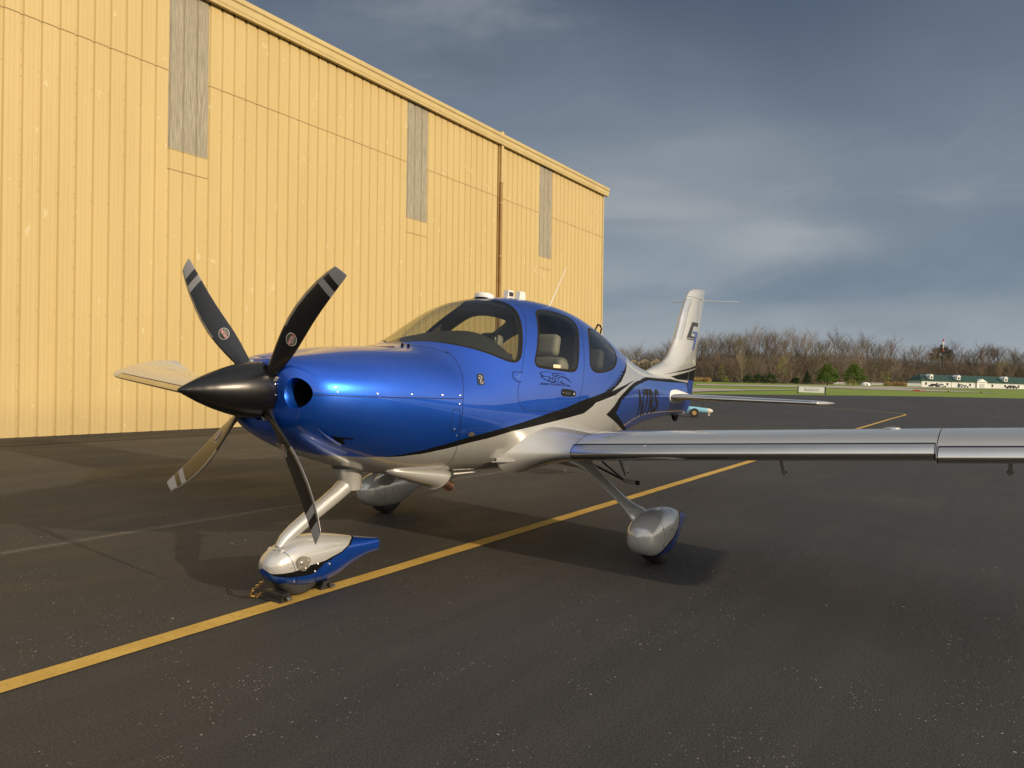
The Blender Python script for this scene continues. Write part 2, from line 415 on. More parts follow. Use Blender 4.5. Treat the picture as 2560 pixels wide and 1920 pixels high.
def patch(name, loft, V2, T, mats, midx, parent, off=0.0, both=True, flip=False, smooth=True, label=None):
    """a piece of a loft's skin; both = with its mirror half in the same mesh"""
    used = np.unique(T); m = -np.ones(len(V2), int); m[used] = np.arange(len(used)); T2 = m[T]; v = V2[used]
    P = loft.P(v[:, 0], v[:, 1]); Nm = loft.Nn(v[:, 0], v[:, 1]); P = P + Nm * off
    # orient
    a = np.cross(P[T2[:, 1]] - P[T2[:, 0]], P[T2[:, 2]] - P[T2[:, 0]]); fl = (a * Nm[T2[:, 0]]).sum(1) < 0
    T2 = np.where(fl[:, None], T2[:, ::-1], T2)
    if flip: T2 = T2[:, ::-1]; Nm = -Nm
    out = []
    if both == 'right':
        P = P * [1, -1, 1]; Nm = Nm * [1, -1, 1]; T2 = T2[:, ::-1]
    if both is True:
        Pm = P * [1, -1, 1]; Nq = Nm * [1, -1, 1]; T2 = np.vstack([T2, T2[:, ::-1] + len(P)]); P = np.vstack([P, Pm]); Nm = np.vstack([Nm, Nq])
        if midx is not None: midx = np.concatenate([midx, midx])
    return mk(name, P, T2, mats, parent, smooth, midx, Nm, label)
def ribbon(name, loft, pts, wdt, mat, parent, off=.0007, side=1, closed=False, taper=None):
    p = np.array(pts); P = loft.P(p[:, 0], p[:, 1]); Nm = loft.Nn(p[:, 0], p[:, 1]); n = len(p)
    V = []; 
    for i in range(n):
        a = P[(i - 1) % n] if (closed or i) else P[i]; b = P[(i + 1) % n] if (closed or i < n - 1) else P[i]
        t = b - a; c = np.cross(Nm[i], t); c /= np.linalg.norm(c) + 1e-9; ww = wdt if taper is None else wdt * taper[i]
        V += [P[i] + c * ww / 2 + Nm[i] * off, P[i] - c * ww / 2 + Nm[i] * off]
    V = np.array(V)
    if side < 0: V = V * [1, -1, 1]
    F = [(2 * i, 2 * i + 1, (2 * i + 3) % (2 * n), (2 * i + 2) % (2 * n)) for i in range(n if closed else n - 1)]
    return mk(name, V, F, mat, parent, True)
def text_mesh(body, bold=.0, space=1.0):
    cu = bpy.data.curves.new('t', 'FONT'); cu.body = body; cu.offset = bold; cu.space_character = space; cu.resolution_u = 4
    ob = bpy.data.objects.new('t', cu); COL.objects.link(ob); bpy.context.view_layer.update()
    me = bpy.data.meshes.new_from_object(ob.evaluated_get(bpy.context.evaluated_depsgraph_get()))
    bm = bmesh.new(); bm.from_mesh(me); bpy.data.objects.remove(ob); bpy.data.meshes.remove(me)
    xs = [v.co.x for v in bm.verts]; ys = [v.co.y for v in bm.verts]; x0, x1, y0, y1 = min(xs), max(xs), min(ys), max(ys)
    for v in bm.verts: v.co = ((v.co.x - x0) / (x1 - x0), (v.co.y - y0) / (y1 - y0), 0)
    return bm
def text_on(name, body, quad, fn, mat, parent, bold=.0, cuts=0, space=1.0, label=None):
    """lettering laid on a surface: quad = bottom left, bottom right, top right, top left in the surface's own coordinates"""
    bm = text_mesh(body, bold, space)
    for k in range(1, cuts + 1):
        bmesh.ops.bisect_plane(bm, geom=bm.verts[:] + bm.edges[:] + bm.faces[:], plane_co=(0, k / (cuts + 1), 0), plane_no=(0, 1, 0))
    bmesh.ops.triangulate(bm, faces=bm.faces)
    q = [np.array(a, float) for a in quad]; V = []
    for v in bm.verts:
        u, t = v.co.x, v.co.y; c = (q[0] * (1 - u) + q[1] * u) * (1 - t) + (q[3] * (1 - u) + q[2] * u) * t; V.append(fn(*c))
    F = [[v.index for v in f.verts] for f in bm.faces]; bm.free()
    return mk(name, V, F, mat, parent, False, None, None, label)
def onfus(off=.0011, side=1):
    def f(s_, d_):
        p = FUS.P(s_, d_)[0] + FUS.Nn(s_, d_)[0] * off
        return (p[0], p[1] * side, p[2])
    return f

plane = thing('light_aircraft', 'blue and silver four-seat propeller aircraft parked on the yellow line', 'airplane')

WS = [(9.02, 0), (9.10, 4), (9.28, 8), (9.66, 14.5), (10.0, 23.5), (10.395, 34.14), (10.864, 44.19), (11.182, 50.52), (11.514, 56.5), (11.8, 61.1), (12.046, 63.8), (12.26, 64.7), (12.454, 63.51), (12.578, 60.88), (12.788, 54.45), (13.019, 46.46), (13.239, 38.0), (13.39, 29.74), (13.43, 22.68), (13.36, 16.68), (13.22, 10.7), (13.12, 5), (13.08, 0)]
ws_full = WS + [(s_, -d_) for s_, d_ in WS[::-1][1:-1]]
DW = [(13.012, 64.66), (12.988, 66.3), (13.006, 67.8), (13.068, 69), (13.165, 69.7), (13.76, 71.5), (14.31, 72.5), (14.526, 72.57), (14.651, 72.06), (14.76, 70.6), (14.854, 67.8), (15.056, 59.8), (15.305, 50.5), (15.509, 43), (15.60, 37), (15.57, 33), (15.42, 30.2), (15.18, 28.9), (14.9, 28.2), (14.677, 27.9), (14.35, 28.4), (14.16, 29.9), (14.0, 33.3), (13.885, 37.5), (13.702, 43.7), (13.464, 51.6), (13.191, 59.9)]
RW = [(16.22, 36.5), (16.13, 38.5), (15.93, 43.94), (15.72, 51.5), (15.54, 59), (15.40, 66.2), (15.376, 69.5), (15.5, 71.7), (15.72, 72.3), (16.09, 71.5), (16.74, 68.1), (17.12, 63), (17.44, 56), (17.57, 49), (17.5, 42.5), (17.25, 37.5), (16.9, 34.6), (16.55, 34.2)]
def seal_pair(o, d): 
    o = dens(smooth_poly(o, 2), .02, True); return o, inset(o, d)
wso = dens(smooth_poly(ws_full, 1), .02, True); wsi = inset(wso, .017)
def half(poly):
    """the part of a closed outline symmetrical about 0 degrees that lies on the left, as an open line from 0 to 0"""
    p = [q for q in poly]; n = len(p); out = []
    # rotate so it starts just after crossing into positive
    st = next(i for i in range(n) if p[i - 1][1] <= 0 < p[i][1]); p = p[st:] + p[:st]; prev = p[-1]
    a, b = prev, p[0]; t = -a[1] / (b[1] - a[1]) if b[1] != a[1] else 0; out.append((a[0] + (b[0] - a[0]) * t, 0.0))
    for i, q in enumerate(p):
        if q[1] > 0: out.append(q)
        else:
            a, b = p[i - 1], q; t = a[1] / (a[1] - b[1]); out.append((a[0] + (b[0] - a[0]) * t, 0.0)); break
    return out
wsoh, wsih = half(wso), half(wsi)
dwo, dwi = seal_pair(DW, .018); rwo, rwi = seal_pair(RW, .016)
CS = smooth_poly([(8.75, 0), (8.85, 8), (9.15, 20), (9.75, 33), (10.02, 43.6), (10.0, 47.9), (9.93, 53.4), (9.835, 58.6), (9.65, 65.3), (9.44, 73.1), (9.264, 83), (9.21, 94), (9.26, 104), (9.42, 114), (9.58, 120.4), (9.76, 127), (10.0, 136.2), (10.1, 150), (10.1, 180)], 1, False)
CS = dens(CS, .02)
DOOR = [(13.70, 14.5), (13.684, 20.8), (13.649, 26.2), (13.531, 33), (13.395, 39), (13.233, 44.4), (13.02, 50.8), (12.785, 57.3), (12.584, 63.1), (12.368, 70.3), (12.2, 76), (12.119, 79), (12.07, 83), (12.129, 87.4), (12.276, 90.1), (12.5, 91.7), (13.444, 92.3), (14.214, 92.9), (14.55, 91.7), (14.75, 86), (14.97, 75.9), (15.21, 62.6), (15.50, 48.6), (15.83, 36), (15.87, 28), (15.70, 22), (15.30, 17.5), (14.9, 15.5), (14.2, 14)]
DOOR = dens(smooth_poly(DOOR, 1), .02, True)
BL = [(3.2, 180), (3.9, 172), (4.481, 165.7), (5.13, 153.4), (5.928, 144), (6.4, 138.3), (7.149, 129), (8.134, 120.4), (9.598, 113.5), (10.896, 107.8), (11.916, 102), (13.45, 93.5), (14.829, 87.4), (15.483, 85.1), (16.05, 82.9), (16.69, 78.5), (17.191, 72.9), (17.76, 64.8), (18.43, 54), (18.473, 52.2), (18.95, 40.5), (19.3, 22), (19.4, 0)]
BLD = dens(BL, .02)
blue_poly = BLD + [(0, 0), (0, 180)]
BK = [(6.2, 140.2), (6.41, 138.9), (7.234, 131.47), (8.308, 124.55), (9.569, 119.22), (11.016, 112.92), (11.981, 106.66), (13.509, 100.85), (14.956, 95.35), (15.514, 88.68), (16.702, 84.77), (17.704, 78.84), (18.848, 70.41), (17.7, 77.1), (16.47, 82.5), (17.27, 75.3), (17.93, 65.5), (18.43, 54)]
bki = [i for i, q in enumerate(BLD) if q[0] > 6.2 and q[0] < 18.40]
black_poly = dens(BK, .02) + [BLD[i] for i in bki[::-1]]
CHO = [(19.38, 67.5), (16.95, 87.12), (16.145, 98.59), (16.91, 108.33), (18.409, 129.16), (19.0, 150), (19.1, 180)]
CHI = [(19.55, 70.2), (17.76, 85.2), (17.2, 88.8), (16.81, 99.2), (18.7, 129), (19.3, 150), (19.45, 180)]
SE = 23.35
TT = [(19.38, 67.5), (20.2, 55), (21.43, 40), (22.3, 30), (SE, 24)]
TB = [(19.55, 70.2), (20.3, 60), (21.3, 51.5), (22.5, 44), (SE, 41)]
chev_poly = dens(CHO, .02)[::-1] + dens(TT, .02)[1:] + [(SE, 180)]
tail_poly = dens(CHI, .02)[::-1] + dens(TB, .02)[1:] + [(SE, 180)]
# inlet hole next to the spinner
def inv_yz(y, z, s0=1.5):
    s_, d_ = s0, math.degrees(math.atan2(y, z - 1.25)); e = 1e-3
    for _ in range(50):
        q = FUS.P(s_, d_)[0]; r = np.array([y - q[1], z - q[2]])
        J = np.array([(FUS.P(s_ + e, d_)[0] - q)[1:] / e, (FUS.P(s_, d_ + e)[0] - q)[1:] / e]).T
        d = np.linalg.solve(J.T @ J + 1e-9 * np.eye(2), J.T @ r); s_ = float(np.clip(s_ + np.clip(d[0], -.2, .2), .02, 6)); d_ = float(np.clip(d_ + np.clip(d[1], -8, 8), 2, 178))
    return s_, d_
INL = [inv_yz(.305 + .084 * math.cos(a), 1.252 + .086 * math.sin(a) * (1 - .12 * math.cos(a))) for a in [2 * math.pi * k / 48 for k in range(48)]]
lines = [(wsoh, False), (wsih, False), (dwo, True), (dwi, True), (rwo, True), (rwi, True), (CS, False), (DOOR, True), (BLD, False), (dens(BK, .02), False), (dens(CHO, .02), False), (dens(CHI, .02), False), (dens(TT, .02), False), (dens(TB, .02), False), (INL, True)]
V2, T = triangulate((0, SE, 0, 180), lines, .021, FSX, FSY)
cen = V2[T].mean(1)
wsop = wsoh + [(9, -5)]; wsip = wsih
m_ws = inside(cen, wsih); m_wss = inside(cen, wsoh) & ~m_ws
m_dw = inside(cen, dwi); m_dws = inside(cen, dwo) & ~m_dw
m_rw = inside(cen, rwi); m_rws = inside(cen, rwo) & ~m_rw
m_in = inside(cen, INL)
m_cowl = inside(cen, CS + [(0, 180), (0, 0)])
m_door = inside(cen, DOOR)
mat = np.zeros(len(T), int)                       # 0 silver 1 blue 2 black
mat[inside(cen, blue_poly)] = 1; mat[inside(cen, black_poly)] = 2
ch = inside(cen, chev_poly); mat[ch] = 2; mat[inside(cen, tail_poly)] = 1
skin = ~(m_ws | m_wss | m_dw | m_dws | m_rw | m_rws | m_in)
PM = [SILVER, BLUE, BLACK]
k = skin & m_cowl; cowl = patch('engine_cowling', FUS, V2, T[k], PM, mat[k], plane)
k = skin & ~m_cowl & ~m_door; fus = patch('fuselage', FUS, V2, T[k], PM, mat[k], plane)
k = skin & m_door; doorL = patch('cabin_door', FUS, V2, T[k], PM, mat[k], plane, both=False); doorR = patch('cabin_door', FUS, V2, T[k], PM, mat[k], plane, both='right')
ws = patch('windshield', FUS, V2, T[m_ws], GLASS, None, plane, off=-.002)
patch('windshield_seal', FUS, V2, T[m_wss], RUBBER, None, ws, off=-.0008)
for sd, dr in ((False, doorL), ('right', doorR)):
    g = patch('door_window', FUS, V2, T[m_dw], GLASS, None, dr, off=-.002, both=sd); patch('window_seal', FUS, V2, T[m_dws], RUBBER, None, dr, off=-.0008, both=sd)
    g = patch('rear_window', FUS, V2, T[m_rw], GLASSD, None, plane, off=-.002, both=sd, label='dark tinted rear window'); patch('window_seal', FUS, V2, T[m_rws], RUBBER, None, g, off=-.0008, both=sd)
# lining of the cabin, a little inside the skin, with the same window holes
ck = (cen[:, 0] > 9.4) & (cen[:, 0] < 19.0) & ~(m_ws | m_dw | m_rw)
ck &= ~((cen[:, 0] < 10.4) & (cen[:, 1] < 60))
patch('cabin_lining', FUS, V2, T[ck], LINER, None, plane, off=-.035, flip=True)
def jamb(outline, parent, side):
    p = np.array(outline); P = FUS.P(p[:, 0], p[:, 1]); Nm = FUS.Nn(p[:, 0], p[:, 1]); n = len(p)
    V = np.vstack([P - Nm * .001, P - Nm * .036]); 
    if side < 0: V = V * [1, -1, 1]
    F = [(i, (i + 1) % n, n + (i + 1) % n, n + i) for i in range(n)]
    mk('window_reveal', V, F, GLARE, parent)
for sd, dr in ((1, doorL), (-1, doorR)): jamb(dwi, dr, sd)
# panel gaps
for nm, ln, wd, sides, cl, par in (('cowl_rear_gap', CS, .006, (1, -1), False, cowl), ('door_gap', DOOR, .006, (1, -1), True, None)):
    for sd in sides: ribbon(nm, FUS, ln, wd * .62, SEAM, par or (doorL if sd > 0 else doorR), side=sd, closed=cl)
split = dens([(2.35, 90.3), (3.2, 89.9), (4.7, 89.4), (6.1, 87.9), (7.25, 86.5), (9.26, 83.2)], .02)
for sd in (1, -1): ribbon('cowl_split_line', FUS, split, .005, SEAM, cowl, side=sd)
rs = dens(smooth_poly([(17.15, 0), (17.3, 20), (17.56, 38), (17.95, 50), (18.17, 57), (18.0, 63), (17.4, 72), (16.95, 78.3), (16.78, 83), (16.72, 87), (16.72, 94.8), (16.86, 108.7), (17.2, 121), (17.3, 140)], 1, False), .02)
for sd in (1, -1): ribbon('rear_fuselage_seam', FUS, rs, .004, SEAM, fus, side=sd)
acc = dens(smooth_poly([(8.515, 91.6), (9.064, 91.4), (9.091, 97.9), (9.13, 106.9), (8.587, 107.6), (8.487, 98.3)], 1), .02, True)
ribbon('access_door_gap', FUS, acc, .0035, SEAM, cowl, closed=True)
# diagonal dashes fading the black sweep into the blue
for q in [[(17.239, 68.7), (17.731, 65.37), (17.667, 66.6), (17.344, 68.58)], [(17.02, 72.03), (17.457, 69.4), (17.406, 70.45), (17.117, 71.99)], [(16.792, 74.58), (17.184, 72.4), (17.142, 73.34), (16.882, 74.6)], [(16.59, 76.76), (16.947, 74.9), (16.911, 75.75), (16.674, 76.82)], [(16.409, 78.64), (16.736, 77.02), (16.706, 77.81), (16.488, 78.73)], [(16.207, 80.51), (16.505, 79.08), (16.478, 79.82), (16.279, 80.62)], [(16.022, 82.15), (16.296, 80.86), (16.273, 81.56), (16.09, 82.28)], [(15.819, 83.9), (16.071, 82.72), (16.051, 83.39), (15.883, 84.04)]]:
    V = [onfus(.0009)(*p) for p in q]; mk('livery_dash', V, [(0, 1, 2, 3)], BLACK, fus)
# screws
smb = MB(); 
def disc_on(name, s_, d_, r, h, mat, parent, n=12, side=1):
    p = Vector(onfus(0, side)(s_, d_)); nn = FUS.Nn(s_, d_)[0]; nn = Vector((nn[0], nn[1] * side, nn[2]))
    return MB().lathe([(0, r), (h * .6, r * .95), (h, r * .6), (h * .7, r * .3), (h * .7, .0001)], p, nn, n).build(name, mat, parent, True)
for s_, d_ in [(5.30, 85.8), (6.53, 84.5), (7.91, 82.6), (9.09, 80.6), (9.007, 88.1), (8.85, 105.3), (9.18, 110.5), (3.72, 86.4)]: disc_on('screw', s_, d_, .0068, .0025, STEEL, cowl)
# inlet lips and ducts
for sd in (1, -1):
    P = np.array([FUS.P(*q)[0] for q in INL]); Nm = np.array([FUS.Nn(*q)[0] for q in INL]); c0 = P.mean(0)
    rings = []
    for dx, sc_ in ((0, 1.0), (-.012, .955), (-.03, .93), (-.06, .94)):
        rings.append([Vector(((p[0] + dx), (c0[1] + (p[1] - c0[1]) * sc_) * sd, c0[2] + (p[2] - c0[2]) * sc_)) for p in P])
    m = MB().rings(rings, False); m.build('inlet_lip', BLUE, cowl, 60)
    r2 = [[Vector(((p[0] + dx), (c0[1] + (p[1] - c0[1]) * sc_) * sd, c0[2] + (p[2] - c0[2]) * sc_)) for p in P] for dx, sc_ in ((-.058, .945), (-.30, 1.0), (-.32, .01))]
    MB().rings(r2, False).build('inlet_duct', BLK, cowl)
    MB().lathe([(0, .012), (.15, .012)], (.13, (c0[1] - .03) * sd, 1.17), (0, 0, 1), 12).build('inlet_strut', DARKM, cowl)
# louvre scoop low on the cowl side (left)
sq = [(3.17, 125.3), (3.65, 128.9), (4.09, 129.1), (4.47, 128.1), (4.9, 124.8), (4.83, 139.1), (4.71, 138.5), (4.26, 135.2)]
f1 = onfus(.0015)
mk('cowl_louvre_opening', [f1(*p) for p in [(4.05, 129.6), (4.35, 129.2), (4.92, 126), (4.74, 136.5), (4.55, 137)]], [(0, 1, 2, 3, 4)], BLK, cowl)
top_ = [(3.17, 125.3), (3.6, 128.3), (4.0, 131), (4.3, 132.2), (4.58, 133)]; bot_ = [(3.19, 126.6), (3.6, 131.0), (4.0, 134.8), (4.3, 137), (4.62, 139.3)]
V = []; 
for i, (a, b) in enumerate(zip(top_, bot_)):
    h = .003 + .020 * (i / 4) ** 1.3
    V += [onfus(h)(*a), onfus(h * .8)(*[(a[j] + b[j]) / 2 for j in (0, 1)]), onfus(.001)(*b)]
F = [(3 * i + j, 3 * i + 3 + j, 3 * i + 4 + j, 3 * i + 1 + j) for i in range(4) for j in range(2)]
mk('cowl_louvre', V, F, BLUE, cowl, True)
# small fittings on the left side
def patchpoly(name, pts, off, mat, parent, edge=None, side=1):
    V = [onfus(off, side)(*p) for p in pts]; n = len(V)
    F = [tuple(range(n))]
    if edge:
        V += [onfus(edge, side)(*p) for p in pts]; F += [(k, (k + 1) % n, n + (k + 1) % n, n + k) for k in range(n)]
    o = mk(name, V, F, mat, parent)
    bm = bmesh.new(); bm.from_mesh(o.data); bmesh.ops.recalc_face_normals(bm, faces=bm.faces)
    n0 = Vector(FUS.Nn(*pts[0])[0]); n0.y *= side
    bm.faces.ensure_lookup_table()
    if bm.faces[0].normal.dot(n0) < 0: bmesh.ops.reverse_faces(bm, faces=bm.faces)
    bm.to_mesh(o.data); bm.free(); return o
bd = smooth_poly([(10.55, 64.4), (10.57, 63.9), (10.61, 63.9), (10.80, 64.6), (10.84, 64.9), (10.85, 65.5), (10.76, 71.9), (10.73, 72.4), (10.69, 72.4), (10.47, 71.7), (10.44, 71.4), (10.43, 70.9)], 1)
b_ = patchpoly('stall_sensor_badge', bd, .003, CHAR, fus, .0)
for ln in ([(10.56, 66), (10.62, 68.5), (10.66, 71)], [(10.62, 65.4), (10.70, 65.6), (10.75, 66.8), (10.68, 68.2), (10.58, 69.6), (10.56, 70.8), (10.62, 71.6), (10.69, 71.2), (10.72, 70)], [(10.58, 67.2), (10.66, 66.6), (10.72, 67)]):
    ribbon('emblem_line', FUS, dens(smooth_poly(ln, 1, False), .01), .0022, PWHITE, b_, off=.0038)
vn = smooth_poly([(9.86, 109.0), (9.95, 107.3), (10.18, 107.2), (10.33, 108.9), (10.22, 110.7), (9.98, 110.8)], 2)
patchpoly('static_vent', vn, .004, simple('brushed_plate', (.30, .27, .22), .4, .8, var=.3, vscale=60), fus, 0)
hnd = patchpoly('door_handle', smooth_poly([(13.915, 84.9), (13.93, 82.0), (13.99, 80.85), (14.5, 82.0), (14.58, 83.4), (14.54, 85.2), (14.4, 85.3)], 2), .0025, RUBBER, doorL, 0)
patchpoly('handle_recess', smooth_poly([(13.98, 84.4), (13.985, 81.9), (14.42, 82.7), (14.41, 84.6)], 2), .0032, BLK, hnd)
patchpoly('handle_lever', smooth_poly([(14.03, 84.2), (14.035, 82.3), (14.36, 82.9), (14.35, 84.4)], 1), .006, DARKM, hnd, .0032)
disc_on('lock', 14.49, 83.9, .012, .005, STEEL, hnd); disc_on('lock', 14.0, 82.9, .006, .004, STEEL, hnd)
hg = patchpoly('door_hinge_cover', [(12.04, 69.2), (12.40, 70.6), (12.27, 75.3), (12.12, 74.9), (11.98, 72)], .0015, BLUE, fus, 0)
ribbon('hinge_gap', FUS, dens([(12.40, 70.6), (12.04, 69.2), (11.98, 72), (12.12, 74.9), (12.27, 75.3)], .01), .006, SEAM, hg, off=.002)
for q in ((12.16, 72.3), (12.26, 71.8), (12.22, 73)): disc_on('hinge_screw', *q, .004, .004, STEEL, hg, 8)
patchpoly('door_placard', [(13.743, 68.1), (14.04, 68.62), (14.008, 70.39), (13.713, 69.95)], .0005, PLACARD, doorL)
# door lettering and the fish outline
text_on('door_lettering', 'MARINE TECHNOLOGY INC.', [(13.077, 78.29), (14.36, 80.33), (14.36, 79.3), (13.088, 77.2)], onfus(), BLACK, doorL, .004)
text_on('door_lettering', 'M', [(13.44, 76.4), (13.63, 76.65), (13.645, 74.9), (13.455, 74.65)], onfus(), BLACK, doorL, .0)
text_on('door_lettering', 'I', [(13.70, 76.6), (13.73, 76.65), (13.735, 75.2), (13.705, 75.15)], onfus(), BLACK, doorL, .01)
text_on('door_lettering', 'T', [(13.80, 76.85), (13.90, 77.0), (13.905, 75.4), (13.805, 75.2)], onfus(), BLACK, doorL, .01)
for ln, wd in zip([[(13.586, 72.27), (13.365, 71.7), (13.228, 71.71), (13.151, 72.02), (13.101, 72.29), (13.163, 73.19), (13.246, 73.46), (13.135, 73.9), (13.197, 74.09), (13.469, 74.34), (13.501, 74.71)], [(13.126, 73.94), (13.229, 75.33), (13.357, 76.26), (13.531, 77.22), (13.711, 77.81), (13.647, 76.64), (13.769, 77.51), (13.904, 78.2)], [(14.174, 78.86), (14.035, 78.32), (13.949, 77.27), (13.925, 77.37), (13.943, 78.05), (14.014, 78.59)], [(13.882, 75.44), (13.924, 75.01), (14.019, 74.93), (14.129, 75.3), (14.244, 76.23), (14.341, 77.26), (14.4, 78.29)], [(14.169, 74.28), (14.071, 73.69), (13.944, 73.3), (13.762, 72.92), (13.606, 72.87), (13.621, 73.91), (13.705, 74.6), (13.798, 74.6), (13.935, 74.1), (13.749, 74.0), (13.69, 73.5)]], (.005, .006, .005, .007, .005)):
    q = dens(smooth_poly(ln, 2, False), .01); n = len(q)
    ribbon('fish_outline', FUS, q, wd, BLACK, doorL, off=.0011, taper=[.35 + 1.0 * math.sin(math.pi * (i + .5) / n) for i in range(n)])
for side in (1, -1):
    q = [(19.14, 116.2), (20.9, 122.5), (20.8, 74), (19.02, 79)]
    if side < 0: q = [q[1], q[0], q[3], q[2]]
    text_on('registration_lettering', 'N7RS', q, onfus(.0012, side), REGBLK, fus, .04, 14, 1.08)
# tail cone end
p = FUS.P(np.full(40, SE), np.linspace(-180, 171, 40)); MB().add([tuple(v) for v in p], [tuple(range(40))]).build('tail_cone_cap', BLUE, fus)
# ---------------------------------------------------------------- interior seen through the glass
def rbox(name, c, d, mat, parent, rot=None, bevel=.03):
    return MB().box((0, 0, 0), d, rot=None).build(name, mat, parent, 50, bevel=bevel) if False else _rb(name, c, d, mat, parent, rot, bevel)
def _rb(name, c, d, mat, parent, rot, bevel):
    bm = bmesh.new(); bmesh.ops.create_cube(bm, size=1)
    for v in bm.verts: v.co = Vector((v.co.x * d[0], v.co.y * d[1], v.co.z * d[2]))
    bmesh.ops.bevel(bm, geom=bm.edges[:], offset=bevel, segments=4, affect='EDGES', profile=.55)
    me = bpy.data.meshes.new(name); bm.to_mesh(me); bm.free(); me.materials.append(mat); me.polygons.foreach_set('use_smooth', [True] * len(me.polygons))
    try: me.set_sharp_from_angle(angle=R(45))
    except Exception: pass
    o = bpy.data.objects.new(name, me); COL.objects.link(o); o.parent = parent
    o.matrix_local = Matrix.Translation(Vector(c)) @ (rot.to_4x4() if rot else Matrix())
    return o
def roty(a): return Matrix.Rotation(R(a), 3, 'Y')
LINS = simple('pale_leather', (.33, .32, .285), .5, spec=.4, bump=.1, bscale=160)
def seat(x, y, h=0, front=True):
    s = bpy.data.objects.new('seat', None); COL.objects.link(s); s.parent = plane
    _rb('seat_cushion', (x + .22, y, .98 + h), (.50, .46, .16), LEATHER, s, roty(-6), .05)
    _rb('seat_back', (x - .10, y, 1.25 + h), (.12, .46, .58), LEATHER, s, roty(-14), .055)
    for q in (-1, 1): _rb('side_bolster', (x - .075, y + q * .20, 1.25 + h), (.15, .08, .52), LINS, s, roty(-14), .037)
    _rb('headrest', (x - .185, y, 1.635 + h), (.10, .27, .19), LINS, s, roty(-10), .045)
    return s
for y in (.30, -.30): seat(-2.16, y, .02)
for y in (.28, -.28): seat(-3.02, y, -.07)
# glareshield and instrument panel
gv = []
for x, z0, hw, dr in ((-.74, 1.558, .28, .03), (-.90, 1.605, .40, .07), (-1.10, 1.665, .50, .15), (-1.34, 1.712, .56, .22), (-1.48, 1.725, .58, .24), (-1.52, 1.705, .58, .24), (-1.525, 1.44, .56, .08)):
    gv.append([Vector((x, hw * k / 10, z0 - dr * abs(k / 10) ** 2.5)) for k in range(-10, 11)])
MB().rings(gv, False, closed=False).build('glareshield', GLARE, plane, 50)
MB().box((-1.50, 0, 1.30), (.04, 1.04, .50)).build('instrument_panel', GLARE, plane)
for y in (.29, -.20):
    _rb('display_screen', (-1.525, y, 1.31), (.02, .34, .22), BLK, plane, None, .008)
MB().box((-2.5, 0, .80), (2.9, .74, .03)).build('cabin_floor', LINER, plane)
_rb('rear_bulkhead', (-3.70, 0, 1.2), (.04, .60, .72), LINER, plane, None, .015)
# seat belt hanging behind the right front seat
MB().tube([(-2.28, -.50, 1.60), (-2.30, -.53, 1.50), (-2.34, -.55, 1.36), (-2.36, -.52, 1.27), (-2.33, -.47, 1.30)], .02, 6, flat=.25).build('seat_belt', RUBBER, plane, 60)
_rb('headset', (-2.33, -.28, 1.665), (.14, .20, .20), SATIN, plane, None, .06)

# ---------------------------------------------------------------- spinner and propeller
HZ = 1.2575
prof = [(.842, .0005), (.838, .004), (.825, .013), (.80, .026), (.76, .045), (.71, .068), (.65, .092), (.58, .116), (.51, .137), (.45, .1505), (.40, .158), (.35, .1625), (.312, .164), (.308, .160), (.300, .15)]
pp = np.array(prof)
fine = []
for i in range(len(pp) - 1):
    for k in range(4): fine.append(tuple(pp[i] + (pp[i + 1] - pp[i]) * k / 4))
fine.append(prof[-1])
fa = np.array(fine); 
for _ in range(3): fa[2:-9, 1] = (fa[1:-10, 1] + 2 * fa[2:-9, 1] + fa[3:-8, 1]) / 4
# measured tip of the spinner is at x = .81
fa[:, 0] = .30 + (fa[:, 0] - .30) * (.812 - .30) / (.842 - .30)
spn = MB().lathe([(h, r) for h, r in fa], (0, 0, HZ), (1, 0, 0), 96, cap=False).build('spinner', SATIN, plane, 50)
MB().lathe([(.303, .150), (.296, .152), (.29, .10)], (0, 0, HZ), (1, 0, 0), 48, cap=True).build('spinner_backplate', DARKM, spn, 40)
for k in range(16):
    a = 2 * math.pi * (k + .35) / 16; n_ = Vector((0.02, math.sin(a), math.cos(a)))
    MB().lathe([(0, .0055), (.002, .005), (.003, .0025)], Vector((.318, math.sin(a) * .1638, HZ + math.cos(a) * .1638)), n_, 10).build('screw', STEEL, spn, 40)
PH0 = -.765
def blade_section(r):
    T_ = np.array([[.13, .072, 40, .060, .000], [.18, .077, 37, .050, .000], [.25, .092, 31, .036, .003], [.33, .116, 26, .027, .008], [.42, .136, 21, .021, .014], [.52, .147, 16.5, .017, .019], [.62, .147, 13.5, .0145, .017], [.72, .141, 11, .012, .007], [.82, .129, 9.5, .010, -.010], [.90, .113, 8.5, .0085, -.028], [.96, .095, 8, .0075, -.046], [.985, .083, 7.8, .007, -.055], [.993, .076, 7.6, .004, -.058]])
    return [float(np.interp(r, T_[:, 0], T_[:, j])) for j in range(1, 5)]
def blade_pt(r, u, side, off=0):
    """u 0 leading edge .. 1 trailing edge; side +1 front (camber) face; returns point in blade axes: radial, chordwise, forward"""
    c, b, th, e = blade_section(r)
    t = th * (1.45 * math.sqrt(max(u, 0)) * (1 - u) ** .55 * 1.02 if r > .2 else 1.0 * math.sqrt(max(0, 1 - (2 * u - 1) ** 2)) * 1.0)
    k = np.clip((r - .16) / .12, 0, 1)
    t = th * ((1 - k) * math.sqrt(max(0, 1 - (2 * u - 1) ** 2)) * .9 + k * 1.5 * math.sqrt(u) * max(1 - u, 0) ** .6)
    h = (t * (.72 if side > 0 else -.28 - .35 * (1 - k))) + side * off
    xc = e + c * (.40 - u)           # + towards the leading edge
    B = R(b); fwd = .012 * ((r - .13) / .86) ** 2 + .085 * (r - .13)
    return (r, xc * math.cos(B) - h * math.sin(B), xc * math.sin(B) + h * math.cos(B) + fwd)
